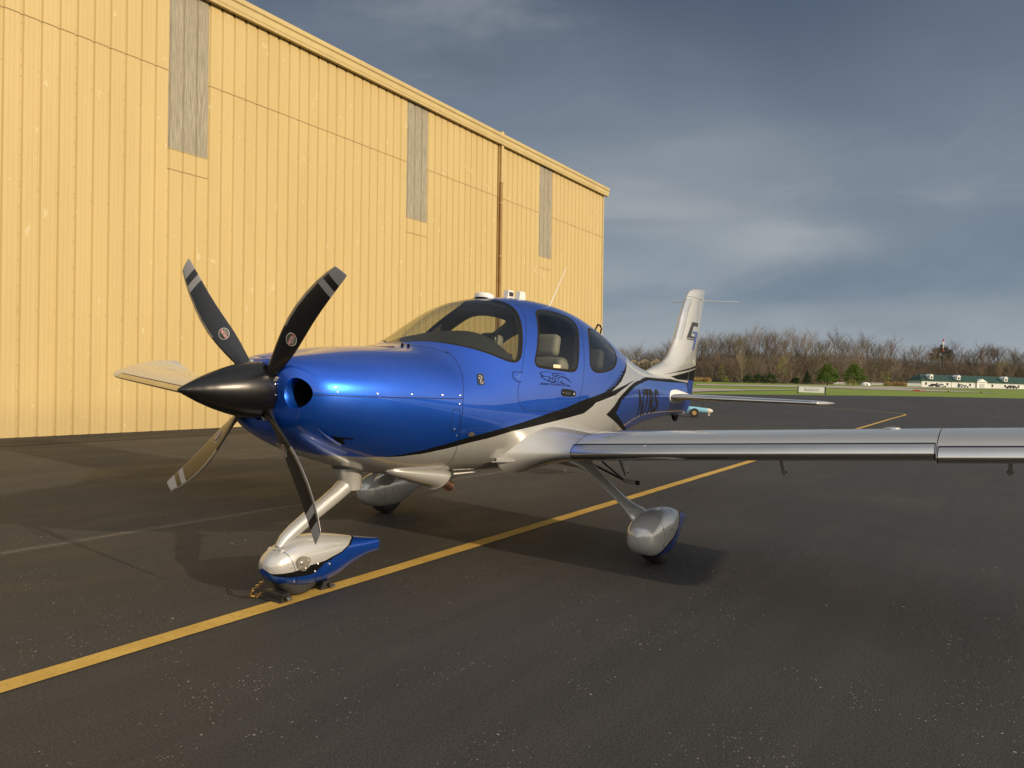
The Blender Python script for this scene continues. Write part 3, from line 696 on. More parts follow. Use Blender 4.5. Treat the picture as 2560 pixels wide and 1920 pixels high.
NU = 14; RS = list(np.concatenate([np.linspace(.13, .3, 9), np.linspace(.33, .80, 18), [.8199, .8201, .85, .8649, .8651, .89, .9099, .9101, .93, .95, .965, .978, .987, .993]]))
us = [(1 - math.cos(math.pi * k / NU)) / 2 for k in range(NU + 1)]
bv = []; bf = []; bi = []
for r in RS:
    for u in us: bv.append(blade_pt(r - max(0, (abs(u - .25) - .0)) * 0 - (.020 * (1 - u) ** 1.5 if r > .97 else 0), u, 1))
    for u in us[-2:0:-1]: bv.append(blade_pt(r - (.020 * (1 - u) ** 1.5 if r > .97 else 0), u, -1))
m_ = 2 * NU
for i in range(len(RS) - 1):
    rm = (RS[i] + RS[i + 1]) / 2
    for k in range(m_):
        bf.append((i * m_ + k, i * m_ + (k + 1) % m_, (i + 1) * m_ + (k + 1) % m_, (i + 1) * m_ + k))
        bi.append(1 if (.82 < rm < .865 or rm > .91) else 0)
bf.append(tuple(range(m_))[::-1]); bi.append(0); bf.append(tuple((len(RS) - 1) * m_ + k for k in range(m_))); bi.append(1)
def to_plane(a):
    # blade direction a measured from straight up towards +y; leading edge towards decreasing a (turns anticlockwise seen from the front)
    rad = Vector((0, math.sin(a), math.cos(a))); led = Vector((0, -math.cos(a), math.sin(a))); fw = Vector((1, 0, 0))
    return lambda p: Vector((.318, 0, HZ)) + rad * p[0] + led * p[1] + fw * p[2]
GRN = simple('decal_dark_green', (.07, .065, .03), .5)
for kb in range(4):
    a = PH0 + kb * math.pi / 2; f = to_plane(a)
    bl = MB().add([f(p) for p in bv], bf); bl.I = bi
    b_ = bl.build('propeller_blade', [PROPM, PGREY], plane, 50)
    # metal erosion strip on the outer leading edge
    sv = []; rr = list(np.linspace(.47, .985, 26))
    for r in rr:
        for u, sd in ((.13, 1), (.07, 1), (.025, 1), (.004, 1), (0, 1), (.004, -1), (.03, -1), (.10, -1)): sv.append(f(blade_pt(r - .020 * max(0, (r - .9) / .085), u, sd, .0012)))
    sf = [(i * 8 + j, i * 8 + j + 1, (i + 1) * 8 + j + 1, (i + 1) * 8 + j) for i in range(25) for j in range(7)]
    mk('erosion_strip', sv, sf, NICKEL, b_, True)
    # black boot inboard and the maker's oval decal
    def dec(dr, dc, off): # decal coordinates: dr along the blade, dc towards the leading edge, metres
        r = .435 + dr; c, _, _, e = blade_section(r); u = .40 - (dc - .012 - e) / c
        return f(blade_pt(r, min(max(u, .001), .999), 1, off))
    def oval(name, ra, rb, off, mat, lo=-9, hi=9):
        n = 40; pts = [(rb * math.cos(2 * math.pi * k / n), ra * math.sin(2 * math.pi * k / n)) for k in range(n)]
        pts = [(min(max(p[0], lo), hi), p[1]) for p in pts]
        return pts, off, mat
    def put(name, pts, off, mat, par):
        V = [dec(p[1] , p[0], off) for p in pts]; return mk(name, V, [tuple(range(len(V)))], mat, par)
    ell = lambda ra, rb: [(rb * math.cos(2 * math.pi * k / 40), ra * math.sin(2 * math.pi * k / 40)) for k in range(40)]
    # across = towards leading edge, along = radial
    put('decal', ell(.040, .034), .0012, PWHITE, b_); put('decal', ell(.036, .030), .0018, GRN, b_)
    band = [p for p in ell(.0357, .0297) if abs(p[0]) < .0115]
    band = sorted([p for p in band if p[1] > 0], key=lambda p: p[0]) + sorted([p for p in band if p[1] < 0], key=lambda p: -p[0])
    put('decal', band, .0023, RED, b_)
    for body, x0, x1, ya, yb in (('HARTZELL', -.032, .032, -.009, .009), ('PROPELLER', -.020, .020, -.021, -.0135)):
        bm = text_mesh(body, .02); bmesh.ops.triangulate(bm, faces=bm.faces)
        V = [dec(x0 + v.co.x * (x1 - x0), ya + v.co.y * (yb - ya), .0028) for v in bm.verts]; F = [[v.index for v in q.verts] for q in bm.faces]; bm.free()
        mk('decal_lettering', V, F, PWHITE, b_)
    q = f((.15, 0, 0)); rad = (f((1, 0, 0)) - f((0, 0, 0))).normalized()
    MB().lathe([(-.02, .052), (.008, .052), (.012, .046), (.012, .03)], q, rad, 28).build('blade_cuff', BLK, b_, 40)
    MB().box(tuple(f((.155, -.062, -.012))), (.045, .008, .045), rot=Matrix.Rotation(-a, 3, 'X')).build('counterweight', PGREY, b_)

# ---------------------------------------------------------------- wings
def foil(u, tk, cam=.02):
    yt = 5 * tk * (.2969 * math.sqrt(u) - .1260 * u - .3516 * u * u + .2843 * u**3 - .1036 * u**4); yc = cam * 4 * u * (1 - u)
    return yt, yc
def wing_sec(y):
    """leading edge x, z of the chord line at the leading edge, chord, thickness ratio, camber, nose droop, incidence"""
    le = -1.653; te = -3.13 + .068 * (y - .8); z = .7293 + .0905 * y
    return le, z, le - te, .155 - .006 * (y - .8) / 1
def wing_pt(y, u, side, sgn=1, cuff=None, off=0):
    le, z, c, tk = wing_sec(y); cuff = (y > 3.27) if cuff is None else cuff
    yt, yc = foil(u, tk, .022)
    zz = (yc + side * yt * (1.12 if side > 0 else .78)) * c
    x = le - u * c
    if cuff:
        k = max(0, 1 - u / .28); x += .030 * k ** 1.2; zz -= .020 * k ** 1.1
    if y > 5.35:                      # raked, upswept tip
        t = (y - 5.35) / .49; x -= .42 * t ** 2.4 * (1 - u) ; z += .17 * t ** 2 * (.35 + .65 * u); zz *= (1 - .55 * t ** 2); 
        x = x + .10 * t ** 2 * u
    n = Vector((0, 0, side)) * off
    inc = .015 * u * c
    return Vector((x, y * sgn, z + zz + .012 - inc + side * off))
UU = [0] + [((k / 26) ** 1.7) for k in range(1, 27)]; UU = [min(u, .9995) for u in UU]
def wing(sgn):
    wroot = bpy.data.objects.new('wing', None); COL.objects.link(wroot); wroot.parent = plane
    if sgn > 0: wroot['label'] = 'left wing reaching out of the picture on the right'
    else: wroot['label'] = 'right wing whose tip shows behind the spinner'
    def skin(name, ys, cuff, mat, uu=None, off=0, capr=False, capt=False):
        rings = [];
        for y in ys:
            if uu is None: rg = [wing_pt(y, u, 1, sgn, cuff) for u in UU[::-1]] + [wing_pt(y, u, -1, sgn, cuff) for u in UU[1:]]
            else: rg = [wing_pt(y, u, 1, sgn, cuff, off) for u in uu[0][::-1]] + [wing_pt(y, u, -1, sgn, cuff, off) for u in uu[1][1:]]
            rings.append(rg)
        m = MB().rings(rings, False, closed=uu is None)
        if capt: m.add(rings[-1], [tuple(range(len(rings[-1])))])
        if capr: m.add(rings[0], [tuple(range(len(rings[0])))])
        return m.build(name, mat, wroot, 35)
    skin('inner_wing_panel', list(np.linspace(.50, 3.268, 14)), False, SILVER, capt=True)
    skin('outer_wing_panel', list(np.linspace(3.272, 5.35, 10)), True, SILVER, capr=True)
    skin('wing_tip', list(np.linspace(5.35, 5.84, 14)), True, SILVER, capt=True)
    ul = [0, .0003, .001, .0025, .005, .009, .014, .020, .027, .034]; lo = [0, .0004, .0015, .004, .009, .018, .030, .045, .065]
    for nm, y0, y1, cf in (('leading_edge', .97, 3.262, False), ('leading_edge', 3.278, 5.33, True)):
        o = skin(nm, list(np.linspace(y0, y1, 14)), cf, DEICE, (ul, lo), .0012)
        for sd, u in ((1, ul[-1]), (-1, lo[-1])):
            p = [wing_pt(y, u + .0045 * q, sd, sgn, cf, .0014) for y in np.linspace(y0, y1, 14) for q in (-1, 1)]
            mk('panel_edge', p, [(2 * i, 2 * i + 1, 2 * i + 3, 2 * i + 2) for i in range(13)], SEAM, o)
        for q in (0, 1):
            y = (y0, y1)[q]; p = [wing_pt(y + d, u, s_, sgn, cf, .0016) for u, s_ in [(u, 1) for u in ul[::-1]] + [(u, -1) for u in lo[1:]] for d in (-.0025, .0025)]
            mk('panel_edge', p, [(2 * i, 2 * i + 1, 2 * i + 3, 2 * i + 2) for i in range(len(p) // 2 - 1)], SEAM, o)
    # flap and aileron gaps
    for sd in (1, -1):
        for y0, y1, u in ((.98, 3.05, .80), (3.12, 5.2, .80)):
            p = [wing_pt(y, u + .003 * q, sd, sgn, False if y1 < 3.2 else True, .0012) for y in np.linspace(y0, y1, 14) for q in (-1, 1)]
            mk('flap_gap' if y1 < 3.2 else 'aileron_gap', p, [(2 * i, 2 * i + 1, 2 * i + 3, 2 * i + 2) for i in range(13)], SEAM, wroot)
    # wing root fairing swelling towards the belly
    rings = []
    for t in np.linspace(0, 1, 16):
        y = .98 - .50 * t; g = t ** 2.1; rg = []
        for u, side in [(u, 1) for u in UU[::-1]] + [(u, -1) for u in UU[1:]]:
            p = wing_pt(.98 if t == 0 else y, u, side, sgn, False)
            k = max(0, 1 - u) ** .9
            x = p.x + .24 * g * k; z0 = wing_sec(y)[1]
            up = .165 * g * (math.sin(math.pi * min(1, (1 - u) * 1.0 + .0)) ** .7 if u < 1 else 0) * (1.0 if side > 0 else .75)
            up = .20 * g * (1 - abs(2 * (1 - u) - .95)) if False else .19 * g * math.sin(math.pi * (u * .9 + .05 + .05 * (1 - u))) ** .8 if u > 0 else .19 * g * .25
            rr = z0 + (p.z - z0) * 1.0 + side * up * (1 if side > 0 else .62) + (.002 + .0)
            bmp = math.sqrt(max(0, 1 - (1 - min(1, u / .22)) ** 2)) * (1 - u) ** .85
            rr = z0 + (p.z - z0) + side * .185 * g * bmp * (1 if side > 0 else .50)
            rg.append(Vector((x, p.y, rr)))
        rings.append(rg)
    MB().rings(rings, False).build('wing_root_fairing', SILVER, wroot, 60)
    y = .985; p = [wing_pt(y + d, u, s_, sgn, False, .0016) for u, s_ in [(u, 1) for u in UU[-6::-1]] + [(u, -1) for u in UU[1:-5]] for d in (-.002, .002)]
    mk('fairing_seam', p, [(2 * i, 2 * i + 1, 2 * i + 3, 2 * i + 2) for i in range(len(p) // 2 - 1)], SEAM, wroot)
    return wroot
wl = wing(1); wr = wing(-1)
# small arrow mark and fuel cap on the left wing
p0 = [wing_pt(1.53 + d, u, 1, 1, False, .0022) for d, u in ((0, .022), (.022, .05), (.012, .022), (.024, .004))]
mk('arrow_mark', p0, [(0, 1, 2), (0, 2, 3)], PWHITE, wl)
for sgn, w_ in ((1, wl), (-1, wr)):
    c = wing_pt(3.0, .32, 1, sgn, False); MB().lathe([(0, .05), (.006, .048), (.012, .02), (.012, .0005)], c, (0, -.09 * sgn, 1), 24).build('fuel_cap', SILVER, w_, 40)
    # brackets, step and scoop under the wing
    def und(y, u): return wing_pt(y, u, -1, sgn, False)
    for y, u, h in ((.90, .72, .25), (2.22, .74, .225), (3.62, .76, .205)):
        q = und(y, u); dirp = [(.17, 0), (-.08, 0), (-.088, -h * .8), (-.088, -h * .95), (-.075, -h), (-.045, -h), (-.02, -h * .85), (.07, -h * .45)]
        MB().prism(dirp, (1, 0, 0), (0, 0, 1), q + Vector((0, -.012, .02)), (0, .024, 0)).build('hinge_bracket', SILVER, w_, bevel=.004)
        for zz in (-.03, -h * .85): MB().lathe([(-.018, .008), (.018, .008)], q + Vector((-.045 if zz > -.1 else -.062, 0, zz + .01)), (0, 1, 0), 8).build('bolt', DARKM, w_)
    q = und(1.30, .70); MB().prism([(.07, 0), (-.06, 0), (-.06, -.055), (.05, -.085), (.07, -.075)], (1, 0, 0), (0, 0, 1), q + Vector((0, -.045, .008)), (0, .09, 0)).build('cooling_scoop', SILVER, w_, bevel=.008)
    MB().box(q + Vector((.072, 0, -.045)), (.004, .05, .028)).build('scoop_opening', BLK, w_)
    q = und(2.0, .62); MB().tube([q + Vector((0, 0, .01)), q + Vector((0, 0, -.035))], .006, 8).build('tie_down', DARKM, w_)
    MB().tube([q + Vector((.018 * math.cos(a), 0, -.045 + .016 * math.sin(a))) for a in [k * math.pi / 5 for k in range(11)]], .004, 6).build('tie_down_ring', DARKM, w_)
sa = und(.72, .70)
MB().tube([(-2.62, .60, .66), (-2.80, .86, .512), (-2.80, .90, .500)], .0095, 8).build('boarding_step', DARKM, plane, 60)
MB().tube([(-2.74, .68, .66), (-2.80, .87, .508)], .008, 8).build('boarding_step_brace', DARKM, plane, 60)
MB().tube([(-2.80, .87, .505), (-2.80, .99, .500)], .017, 12).build('boarding_step_tread', PGREY, plane, 60)
MB().tube([(-2.80, .985, .500), (-2.80, 1.01, .500)], .020, 12).build('step_end_cap', RUBBER, plane, 60)
MB().tube([(-2.05, .70, .665), (-2.05, .715, .625), (-2.05, .79, .64)], .0022, 6).build('fuel_drain_wire', STEEL, plane)
# tread plate low on the fuselage side
MB().prism([(-1.36, .48), (-1.42, .57), (-1.58, .585), (-1.60, .47)], (1, 0, 0), (0, 1, .05), (0, 0, .722), (0, 0, .008)).build('wing_walk_step', SILVER, plane)
MB().tube([(-1.20, .25, .652), (-1.54, .25, .640)], [.007, .003], 8).build('blade_antenna', WHITE, plane, 60)

# ---------------------------------------------------------------- tail
def itp(z, tab): a = np.array(tab); return float(np.interp(z, a[:, 0], a[:, 1]))
LEZ = [(1.36, -5.0), (1.44, -5.10), (1.50, -5.20), (1.545, -5.38), (1.60, -5.63), (1.66, -5.76), (1.714, -5.85), (1.80, -5.94), (1.904, -6.02), (2.10, -6.14), (2.294, -6.248), (2.45, -6.36), (2.563, -6.455), (2.61, -6.52), (2.646, -6.62), (2.668, -6.75), (2.681, -6.90)]
TEZ = [(.93, -6.44), (.962, -6.58), (1.056, -6.69), (1.25, -6.77), (1.587, -6.864), (1.83, -6.903), (2.669, -7.135), (2.69, -7.12)]
HGZ = [(.93, -6.38), (1.13, -6.42), (1.61, -6.525), (1.98, -6.657), (2.23, -6.724), (2.49, -6.79), (2.7, -6.85)]
THZ = [(.9, .10), (1.36, .115), (1.6, .105), (2.0, .09), (2.5, .066), (2.62, .050), (2.66, .034), (2.681, .012)]
def fin_y(x, z):
    le, te, th = itp(z, LEZ), itp(z, TEZ), itp(z, THZ)
    u = min(max((le - x) / (le - te), 0), 1); c = le - te
    return th * 1.0 * (1.9 * math.sqrt(u) * (1 - u) ** .9) if u > 0 else 0
def fin_piece(name, zs, xa, xb, mat, n=22, parent=plane):
    rings = []
    for z in zs:
        a, b = xa(z), xb(z); xs = [a + (b - a) * ((k / n) ** 1.6 if name != 'rudder' else k / n) for k in range(n + 1)]
        l = [Vector((x, fin_y(x, z), z)) for x in xs]; r = [Vector((x, -fin_y(x, z), z)) for x in xs[::-1]]
        rings.append(l + r)
    return MB().rings(rings, True).build(name, mat, parent, 40)
fin = fin_piece('vertical_fin', sorted(set([1.36, 1.40, 1.44, 1.47, 1.50, 1.52, 1.545, 1.57, 1.60, 1.63, 1.66, 1.69, 1.714, 1.76, 1.80, 1.85, 1.904] + list(np.linspace(1.95, 2.525, 12)))), lambda z: itp(z, LEZ), lambda z: itp(z, HGZ) + .004, SILVER)
fin_piece('fin_tip', [2.53, 2.563, 2.59, 2.61, 2.63, 2.646, 2.66, 2.668, 2.675, 2.681], lambda z: itp(z, LEZ), lambda z: itp(z, TEZ), SILVER, parent=fin)
rud = fin_piece('rudder', list(np.linspace(.935, 2.52, 34)), lambda z: itp(z, HGZ) - .006, lambda z: itp(z, TEZ), SILVER, n=12)
def decal_xz(name, pts, mat, parent, sides=(1, -1), off=.0015, nz=12):
    """flat print on the fin, rudder: polygon in side view, cut into small pieces so that it follows the skin"""
    for sd in sides:
        bm = bmesh.new(); vs = [bm.verts.new((x, 0, z)) for x, z in pts]; bm.faces.new(vs)
        x0, x1 = min(p[0] for p in pts), max(p[0] for p in pts); z0, z1 = min(p[1] for p in pts), max(p[1] for p in pts)
        for ax, lo, hi, st in ((0, x0, x1, .03), (2, z0, z1, .04)):
            q = lo + st
            while q < hi:
                co = [0, 0, 0]; co[ax] = q; no = [0, 0, 0]; no[ax] = 1
                bmesh.ops.bisect_plane(bm, geom=bm.verts[:] + bm.edges[:] + bm.faces[:], plane_co=co, plane_no=no); q += st
        V = [(v.co.x, sd * (fin_y(v.co.x, v.co.z) + off), v.co.z) for v in bm.verts]; bm.verts.index_update(); F = [[v.index for v in f.verts] for f in bm.faces]; bm.free()
        o = mk(name, V, F, mat, parent, True)
band_b = lambda x: float(np.interp(x, [-6.8, -6.2, -5.6, -5.2], [1.392, 1.398, 1.41, 1.42]))
decal_xz('livery_blue', [(-6.43, .965), (-6.57, .965), (-6.69, 1.06), (-6.762, 1.25), (-6.80, 1.392), (-6.47, 1.395)], BLUE, rud)
decal_xz('livery_black', [(-6.475, 1.395), (-6.805, 1.392), (-6.848, 1.555), (-6.52, 1.515)], BLACK, rud, off=.0018)
decal_xz('livery_black', [(-5.75, 1.435), (-6.0, 1.40), (-6.455, 1.395), (-6.50, 1.512), (-6.1, 1.472)], BLACK, fin, off=.0018)
decal_xz('livery_black', [(-5.50, 1.455), (-6.50, 1.535), (-6.505, 1.562)], BLACK, fin, off=.0018)
decal_xz('livery_black', [(-6.53, 1.538), (-6.852, 1.570), (-6.858, 1.602), (-6.535, 1.565)], BLACK, rud, off=.0018)
G7 = [(-6.506, 2.186), (-6.80, 2.193), (-6.776, 2.137), (-6.701, 2.139), (-6.561, 2.129), (-6.465, 1.993), (-6.632, 1.992), (-6.612, 1.965), (-6.30, 1.962)]
decal_xz('fin_emblem', G7, CHAR, fin, off=.003); decal_xz('fin_emblem', [(-6.303, 1.953), (-6.61, 1.955), (-6.605, 1.938), (-6.30, 1.939)], CHAR, fin, off=.003)
decal_xz('fin_emblem', [(-6.552, 2.062), (-6.778, 2.065), (-6.786, 2.041), (-6.623, 1.803), (-6.55, 1.809), (-6.619, 1.951), (-6.679, 2.03), (-6.544, 2.031)], EMBLUE, fin, off=.004)
# de-ice panel on the fin leading edge
sv = []
zz = list(np.linspace(1.925, 2.50, 14))
for z in zz:
    le = itp(z, LEZ)
    for d, s_ in ((.115, 1), (.07, 1), (.03, 1), (.008, 1), (0, 1), (.008, -1), (.03, -1), (.07, -1), (.115, -1)): sv.append((le - d + .0012, s_ * (fin_y(le - d, z) + .0012), z))
pe = mk('leading_edge', sv, [(i * 9 + j, i * 9 + j + 1, (i + 1) * 9 + j + 1, (i + 1) * 9 + j) for i in range(13) for j in range(8)], DEICE, fin, True)
for s_ in (1, -1):
    V = [(itp(z, LEZ) - d, s_ * (fin_y(itp(z, LEZ) - d, z) + .0018), z) for z in zz for d in (.113, .119)]
    mk('panel_edge', V, [(2 * i, 2 * i + 1, 2 * i + 3, 2 * i + 2) for i in range(13)], SEAM, pe)
for k in range(7):
    t = k / 6; x, z = -6.543 + .15 * t, 1.137 - .085 * t
    for s_ in (1, -1): MB().lathe([(0, .006), (.004, .004)], (x, s_ * (fin_y(x, z) + .001), z), (0, s_, 0), 8).build('rivet', STEEL, rud)
MB().tube([(-6.70, .0, 2.495), (-6.71, .3, 2.48), (-6.72, .61, 2.462)], .0062, 6).build('navigation_antenna', WHITE, fin, 60)
MB().tube([(-6.70, -.0, 2.495), (-6.80, -.2, 2.495), (-6.90, -.38, 2.50)], .0050, 6).build('navigation_antenna', WHITE, fin, 60)
_rb('antenna_mount', (-6.70, 0, 2.495), (.06, .09, .02), WHITE, fin, None, .006)
def stab(sgn):
    def pt(y, u, side):
        t = (y - .06) / 1.9; le = -5.42 - .21 * t; c = .80 - .30 * t; yt, yc = foil(u, .105, 0)
        return Vector((le - u * c, y * sgn, 1.185 + side * yt * c))
    rings = [[pt(y, u, 1) for u in UU[::-1]] + [pt(y, u, -1) for u in UU[1:]] for y in np.linspace(.05, 1.84, 12)]
    o = MB().rings(rings, True).build('horizontal_stabilizer', SILVER, plane, 35)
    rings = []
    for t in np.linspace(0, 1, 8):
        y = 1.845 + .115 * t; rg = []
        for u, side in [(u, 1) for u in UU[::-1]] + [(u, -1) for u in UU[1:]]:
            p = pt(1.845, u, side); x = p.x - .40 * t ** 2 * (1 - u); rg.append(Vector((x + .0, y * sgn, 1.185 + (p.z - 1.185) * (1 - .8 * t ** 2))))
        rings.append(rg)
    MB().rings(rings, True).build('elevator_horn', SILVER, o, 35)
    ul = [0, .001, .004, .01, .02, .04, .07]
    V = [(p.x + .001, p.y, p.z + s_ * .001) for y in np.linspace(.22, 1.80, 10) for (u, s_) in [(u, 1) for u in ul[::-1]] + [(u, -1) for u in ul[1:]] for p in [pt(y, u, s_)]]
    m = 13; mk('leading_edge', V, [(i * m + j, i * m + j + 1, (i + 1) * m + j + 1, (i + 1) * m + j) for i in range(9) for j in range(m - 1)], DEICE, o, True)
    for s_ in (1, -1):
        V = [pt(y, .60 + d, s_) + Vector((0, 0, s_ * .0012)) for y in np.linspace(.2, 1.84, 8) for d in (-.005, .005)]
        mk('elevator_gap', V, [(2 * i, 2 * i + 1, 2 * i + 3, 2 * i + 2) for i in range(7)], SEAM, o)
    # root fairing
    rings = []
    for x, r in ((-5.24, .002), (-5.25, .035), (-5.29, .068), (-5.36, .090), (-5.48, .10), (-5.8, .088), (-6.1, .05), (-6.3, .02)):
        rings.append([Vector((x, (.15 + .070 * math.cos(a) * r / .10) * sgn, 1.185 + r * math.sin(a))) for a in [2 * math.pi * k / 20 for k in range(20)]])
    MB().rings(rings, True).build('stabilizer_root_fairing', WHITE, o, 60)
stab(1); stab(-1)
MB().prism([(-6.07, .93), (-6.11, .875), (-6.16, .848), (-6.20, .87), (-6.26, .935)], (1, 0, 0), (0, 0, 1), (0, -.02, 0), (0, .04, 0)).build('tail_skid', BLACK, plane, bevel=.006)

# ---------------------------------------------------------------- antennas on the roof
MB().lathe([(-.012, .082), (.006, .084), (.022, .080), (.032, .06), (.034, .001)], (-1.845, 0, 2.022), (-.12, 0, 1), 32).build('gps_antenna', WHITE, plane, 50)
for x in (-2.235, -2.345):
    m = MB(); m.prism([(x + .05, 2.055), (x + .035, 2.125), (x - .042, 2.125), (x - .052, 2.055)], (1, 0, 0), (0, 0, 1), (0, -.05 if x > -2.3 else .0, 0), (0, .05, 0))
    o = m.build('roof_vent', WHITE, plane, bevel=.004)
    if x > -2.3: MB().box((x, .0035, 2.092), (.055, .006, .035)).build('vent_mouth', DARKM, o)
MB().tube([(-2.87, 0, 2.045), (-2.90, 0, 2.075), (-3.165, 0, 2.445)], [.012, .0045, .003], 8).build('whip_antenna', WHITE, plane, 60)
MB().tube([(-3.80, 0, 1.82), (-3.83, 0, 1.90), (-3.88, 0, 1.955), (-3.93, 0, 1.945), (-3.965, 0, 1.915), (-3.90, 0, 1.78)], .009, 8).build('tow_loop_antenna', BLACK, plane, 60)
for x in (-.575, -.615): pass
for (u_, d_) in ((8.62, 13), (8.74, 17)):
    MB().tube([Vector(onfus(-.004)(u_, d_)), Vector(onfus(.016)(u_, d_))], [.012, .008], 10).build('defrost_nozzle', BLACK, cowl, 60)
MB().lathe([(0, .085), (.001, .087), (0.001, .0005)], Vector(onfus(.0004)(7.7, 7)), tuple(FUS.Nn(7.7, 7)[0]), 32).build('oil_door', BLUE, cowl)

# ---------------------------------------------------------------- landing gear
NP = Loft([[.252, .2135, .2065, .003, .21, 2, 2], [.244, .252, .168, .050, .21, 2, 2.1], [.212, .286, .130, .084, .215, 2.1, 2.2], [.165, .314, .102, .103, .215, 2.2, 2.3], [.095, .342, .075, .117, .215, 2.2, 2.4], [0, .362, .055, .121, .21, 2.2, 2.6], [-.12, .357, .046, .120, .205, 2.2, 2.6], [-.25, .334, .046, .106, .20, 2.2, 2.4], [-.38, .303, .088, .084, .205, 2.2, 2.2], [-.50, .272, .126, .064, .20, 2.3, 2.4], [-.60, .251, .146, .050, .20, 2.6, 2.8], [-.668, .238, .150, .042, .197, 3, 3]], .4)
MP = Loft([[-1.866, .254, .246, .003, .25, 2.2, 2.3], [-1.880, .302, .180, .066, .25, 2.3, 2.6], [-1.925, .345, .125, .108, .245, 2.3, 2.9], [-2.0, .386, .090, .128, .24, 2.3, 3.1], [-2.10, .408, .072, .137, .24, 2.3, 3.1], [-2.22, .418, .068, .137, .24, 2.2, 3.0], [-2.34, .412, .076, .126, .24, 2.2, 2.7], [-2.46, .394, .100, .102, .245, 2.2, 2.2], [-2.58, .362, .145, .072, .255, 2.2, 2.2], [-2.68, .334, .190, .046, .265, 2.2, 2.2], [-2.755, .312, .215, .028, .265, 2.2, 2.2]], .4)
PSX, PSY = .09, .0024
def xz_inv(loft, x, z):
    s_, d_ = loft.smax * .5, 90.; e = 1e-3
    for _ in range(60):
        q = loft.P(s_, d_)[0]; r = np.array([x - q[0], z - q[2]])
        J = np.array([(loft.P(s_ + e, d_)[0] - q)[[0, 2]] / e, (loft.P(s_, d_ + e)[0] - q)[[0, 2]] / e]).T
        d = np.linalg.solve(J.T @ J + 1e-10 * np.eye(2), J.T @ r); s_ = float(np.clip(s_ + np.clip(d[0], -1, 1), .02, loft.smax - .02)); d_ = float(np.clip(d_ + np.clip(d[1], -12, 12), 3, 177))
    return s_, d_
def pant(loft, yc, blk_u, blk_l, name, extra_gap=None, seam_x=None):
    bu = [xz_inv(loft, *q) for q in blk_u]; bl = [xz_inv(loft, *q) for q in blk_l]
    bu = dens(smooth_poly(bu, 1, False) if False else bu, .012, sx=PSX, sy=PSY); bl = dens(bl, .012, sx=PSX, sy=PSY)
    V2, T = triangulate((0, loft.smax, 0, 180), [(bu, False), (bl, False)], .012, PSX, PSY); c = V2[T].mean(1)
    low_u = bu + [(loft.smax, bu[-1][1]), (loft.smax, 180), (0, 180), (0, bu[0][1])]
    low_l = bl + [(loft.smax, bl[-1][1]), (loft.smax, 180), (0, 180), (0, bl[0][1])]
    # close the livery at the tail along the outline's last point
    mt = np.zeros(len(T), int); mt[inside(c, low_u)] = 2; mt[inside(c, low_l)] = 1
    o = patch(name, loft, V2, T, PM, mt, plane)
    for v in o.data.vertices: v.co.y += 0
    p = loft.P(np.full(30, loft.smax), np.linspace(-180, 168, 30)); MB().add([tuple(v) for v in p], [tuple(range(30))]).build('fairing_tail_cap', BLUE, o)
    p = loft.P(np.full(30, 0.0), np.linspace(-180, 168, 30)); MB().add([tuple(v) for v in p], [tuple(range(30))]).build('fairing_nose_cap', SILVER, o)
    return o
bu_n = [(.236, .184), (.226, .182), (.200, .180), (.114, .180), (.073, .184), (.03, .175), (-.003, .197), (-.13, .204), (-.272, .228), (-.345, .254), (-.41, .285), (-.43, .297)]
bl_n = [(.232, .176), (.205, .164), (.10, .143), (-.023, .137), (-.076, .159), (-.116, .188), (-.177, .198), (-.282, .221), (-.37, .251), (-.43, .281), (-.455, .288)]
npant = pant(NP, 0, bu_n, bl_n, 'nose_wheel_fairing')
def ell_on(name, loft, pts, mat, parent, off=.003, edge=0.0, sides=(1,), yoff=0):
    for sd in sides:
        V = []
        for e_ in (off, edge):
            for (x, z) in pts:
                s_, d_ = xz_inv(loft, x, z); p = loft.P(s_, d_)[0] + loft.Nn(s_, d_)[0] * e_; V.append((p[0], p[1] * sd + yoff, p[2]))
        n = len(pts); F = [tuple(range(n))] + [(k, (k + 1) % n, n + (k + 1) % n, n + k) for k in range(n)]
        o = mk(name, V, F, mat, parent); bm = bmesh.new(); bm.from_mesh(o.data); bm.faces.ensure_lookup_table(); bmesh.ops.recalc_face_normals(bm, faces=bm.faces)
        if bm.faces[0].normal.y * sd < 0: bmesh.ops.reverse_faces(bm, faces=bm.faces)
        bm.to_mesh(o.data); bm.free()
    return o
ell_on('axle_cover', NP, smooth_poly([(.107, .225), (.097, .252), (.061, .265), (.030, .257), (-.009, .236), (.014, .198), (.031, .165), (.079, .183)], 2), simple('satin_aluminium', (.36, .34, .29), .42, .9), npant, .004)
for x, z, r in ((.061, .223, .014), (.175, .306, .005), (.133, .209, .005), (-.061, .194, .0065), (-.04, .153, .0065), (-.157, .174, .0085), (.093, .116, .006), (.014, .229, .006), (.034, .187, .006)):
    s_, d_ = xz_inv(NP, x, z); p = NP.P(s_, d_)[0]; n_ = NP.Nn(s_, d_)[0]
    MB().lathe([(0, r), (.005, r * .9), (.0065, r * .5), (.005, r * .45), (.005, .0004)], p + n_ * (.002 if r > .01 or (x, z) in ((.014, .229), (.034, .187)) else 0), n_, 14).build('screw', STEEL, npant, 40)
def pr(name, loft, pts, wd, mat, parent, off=.0008, closed=False, yoff=0, side=1):
    q = dens([xz_inv(loft, *a) for a in pts], .01, closed, PSX, PSY); o = ribbon(name, loft, q, wd, mat, parent, off, side, closed); 
    if yoff: o.location.y = yoff
    return o
pr('fairing_seam', NP, [(.186, .330), (.150, .292), (.125, .243), (.103, .180), (.083, .137), (.066, .09)], .003, SEAM, npant)
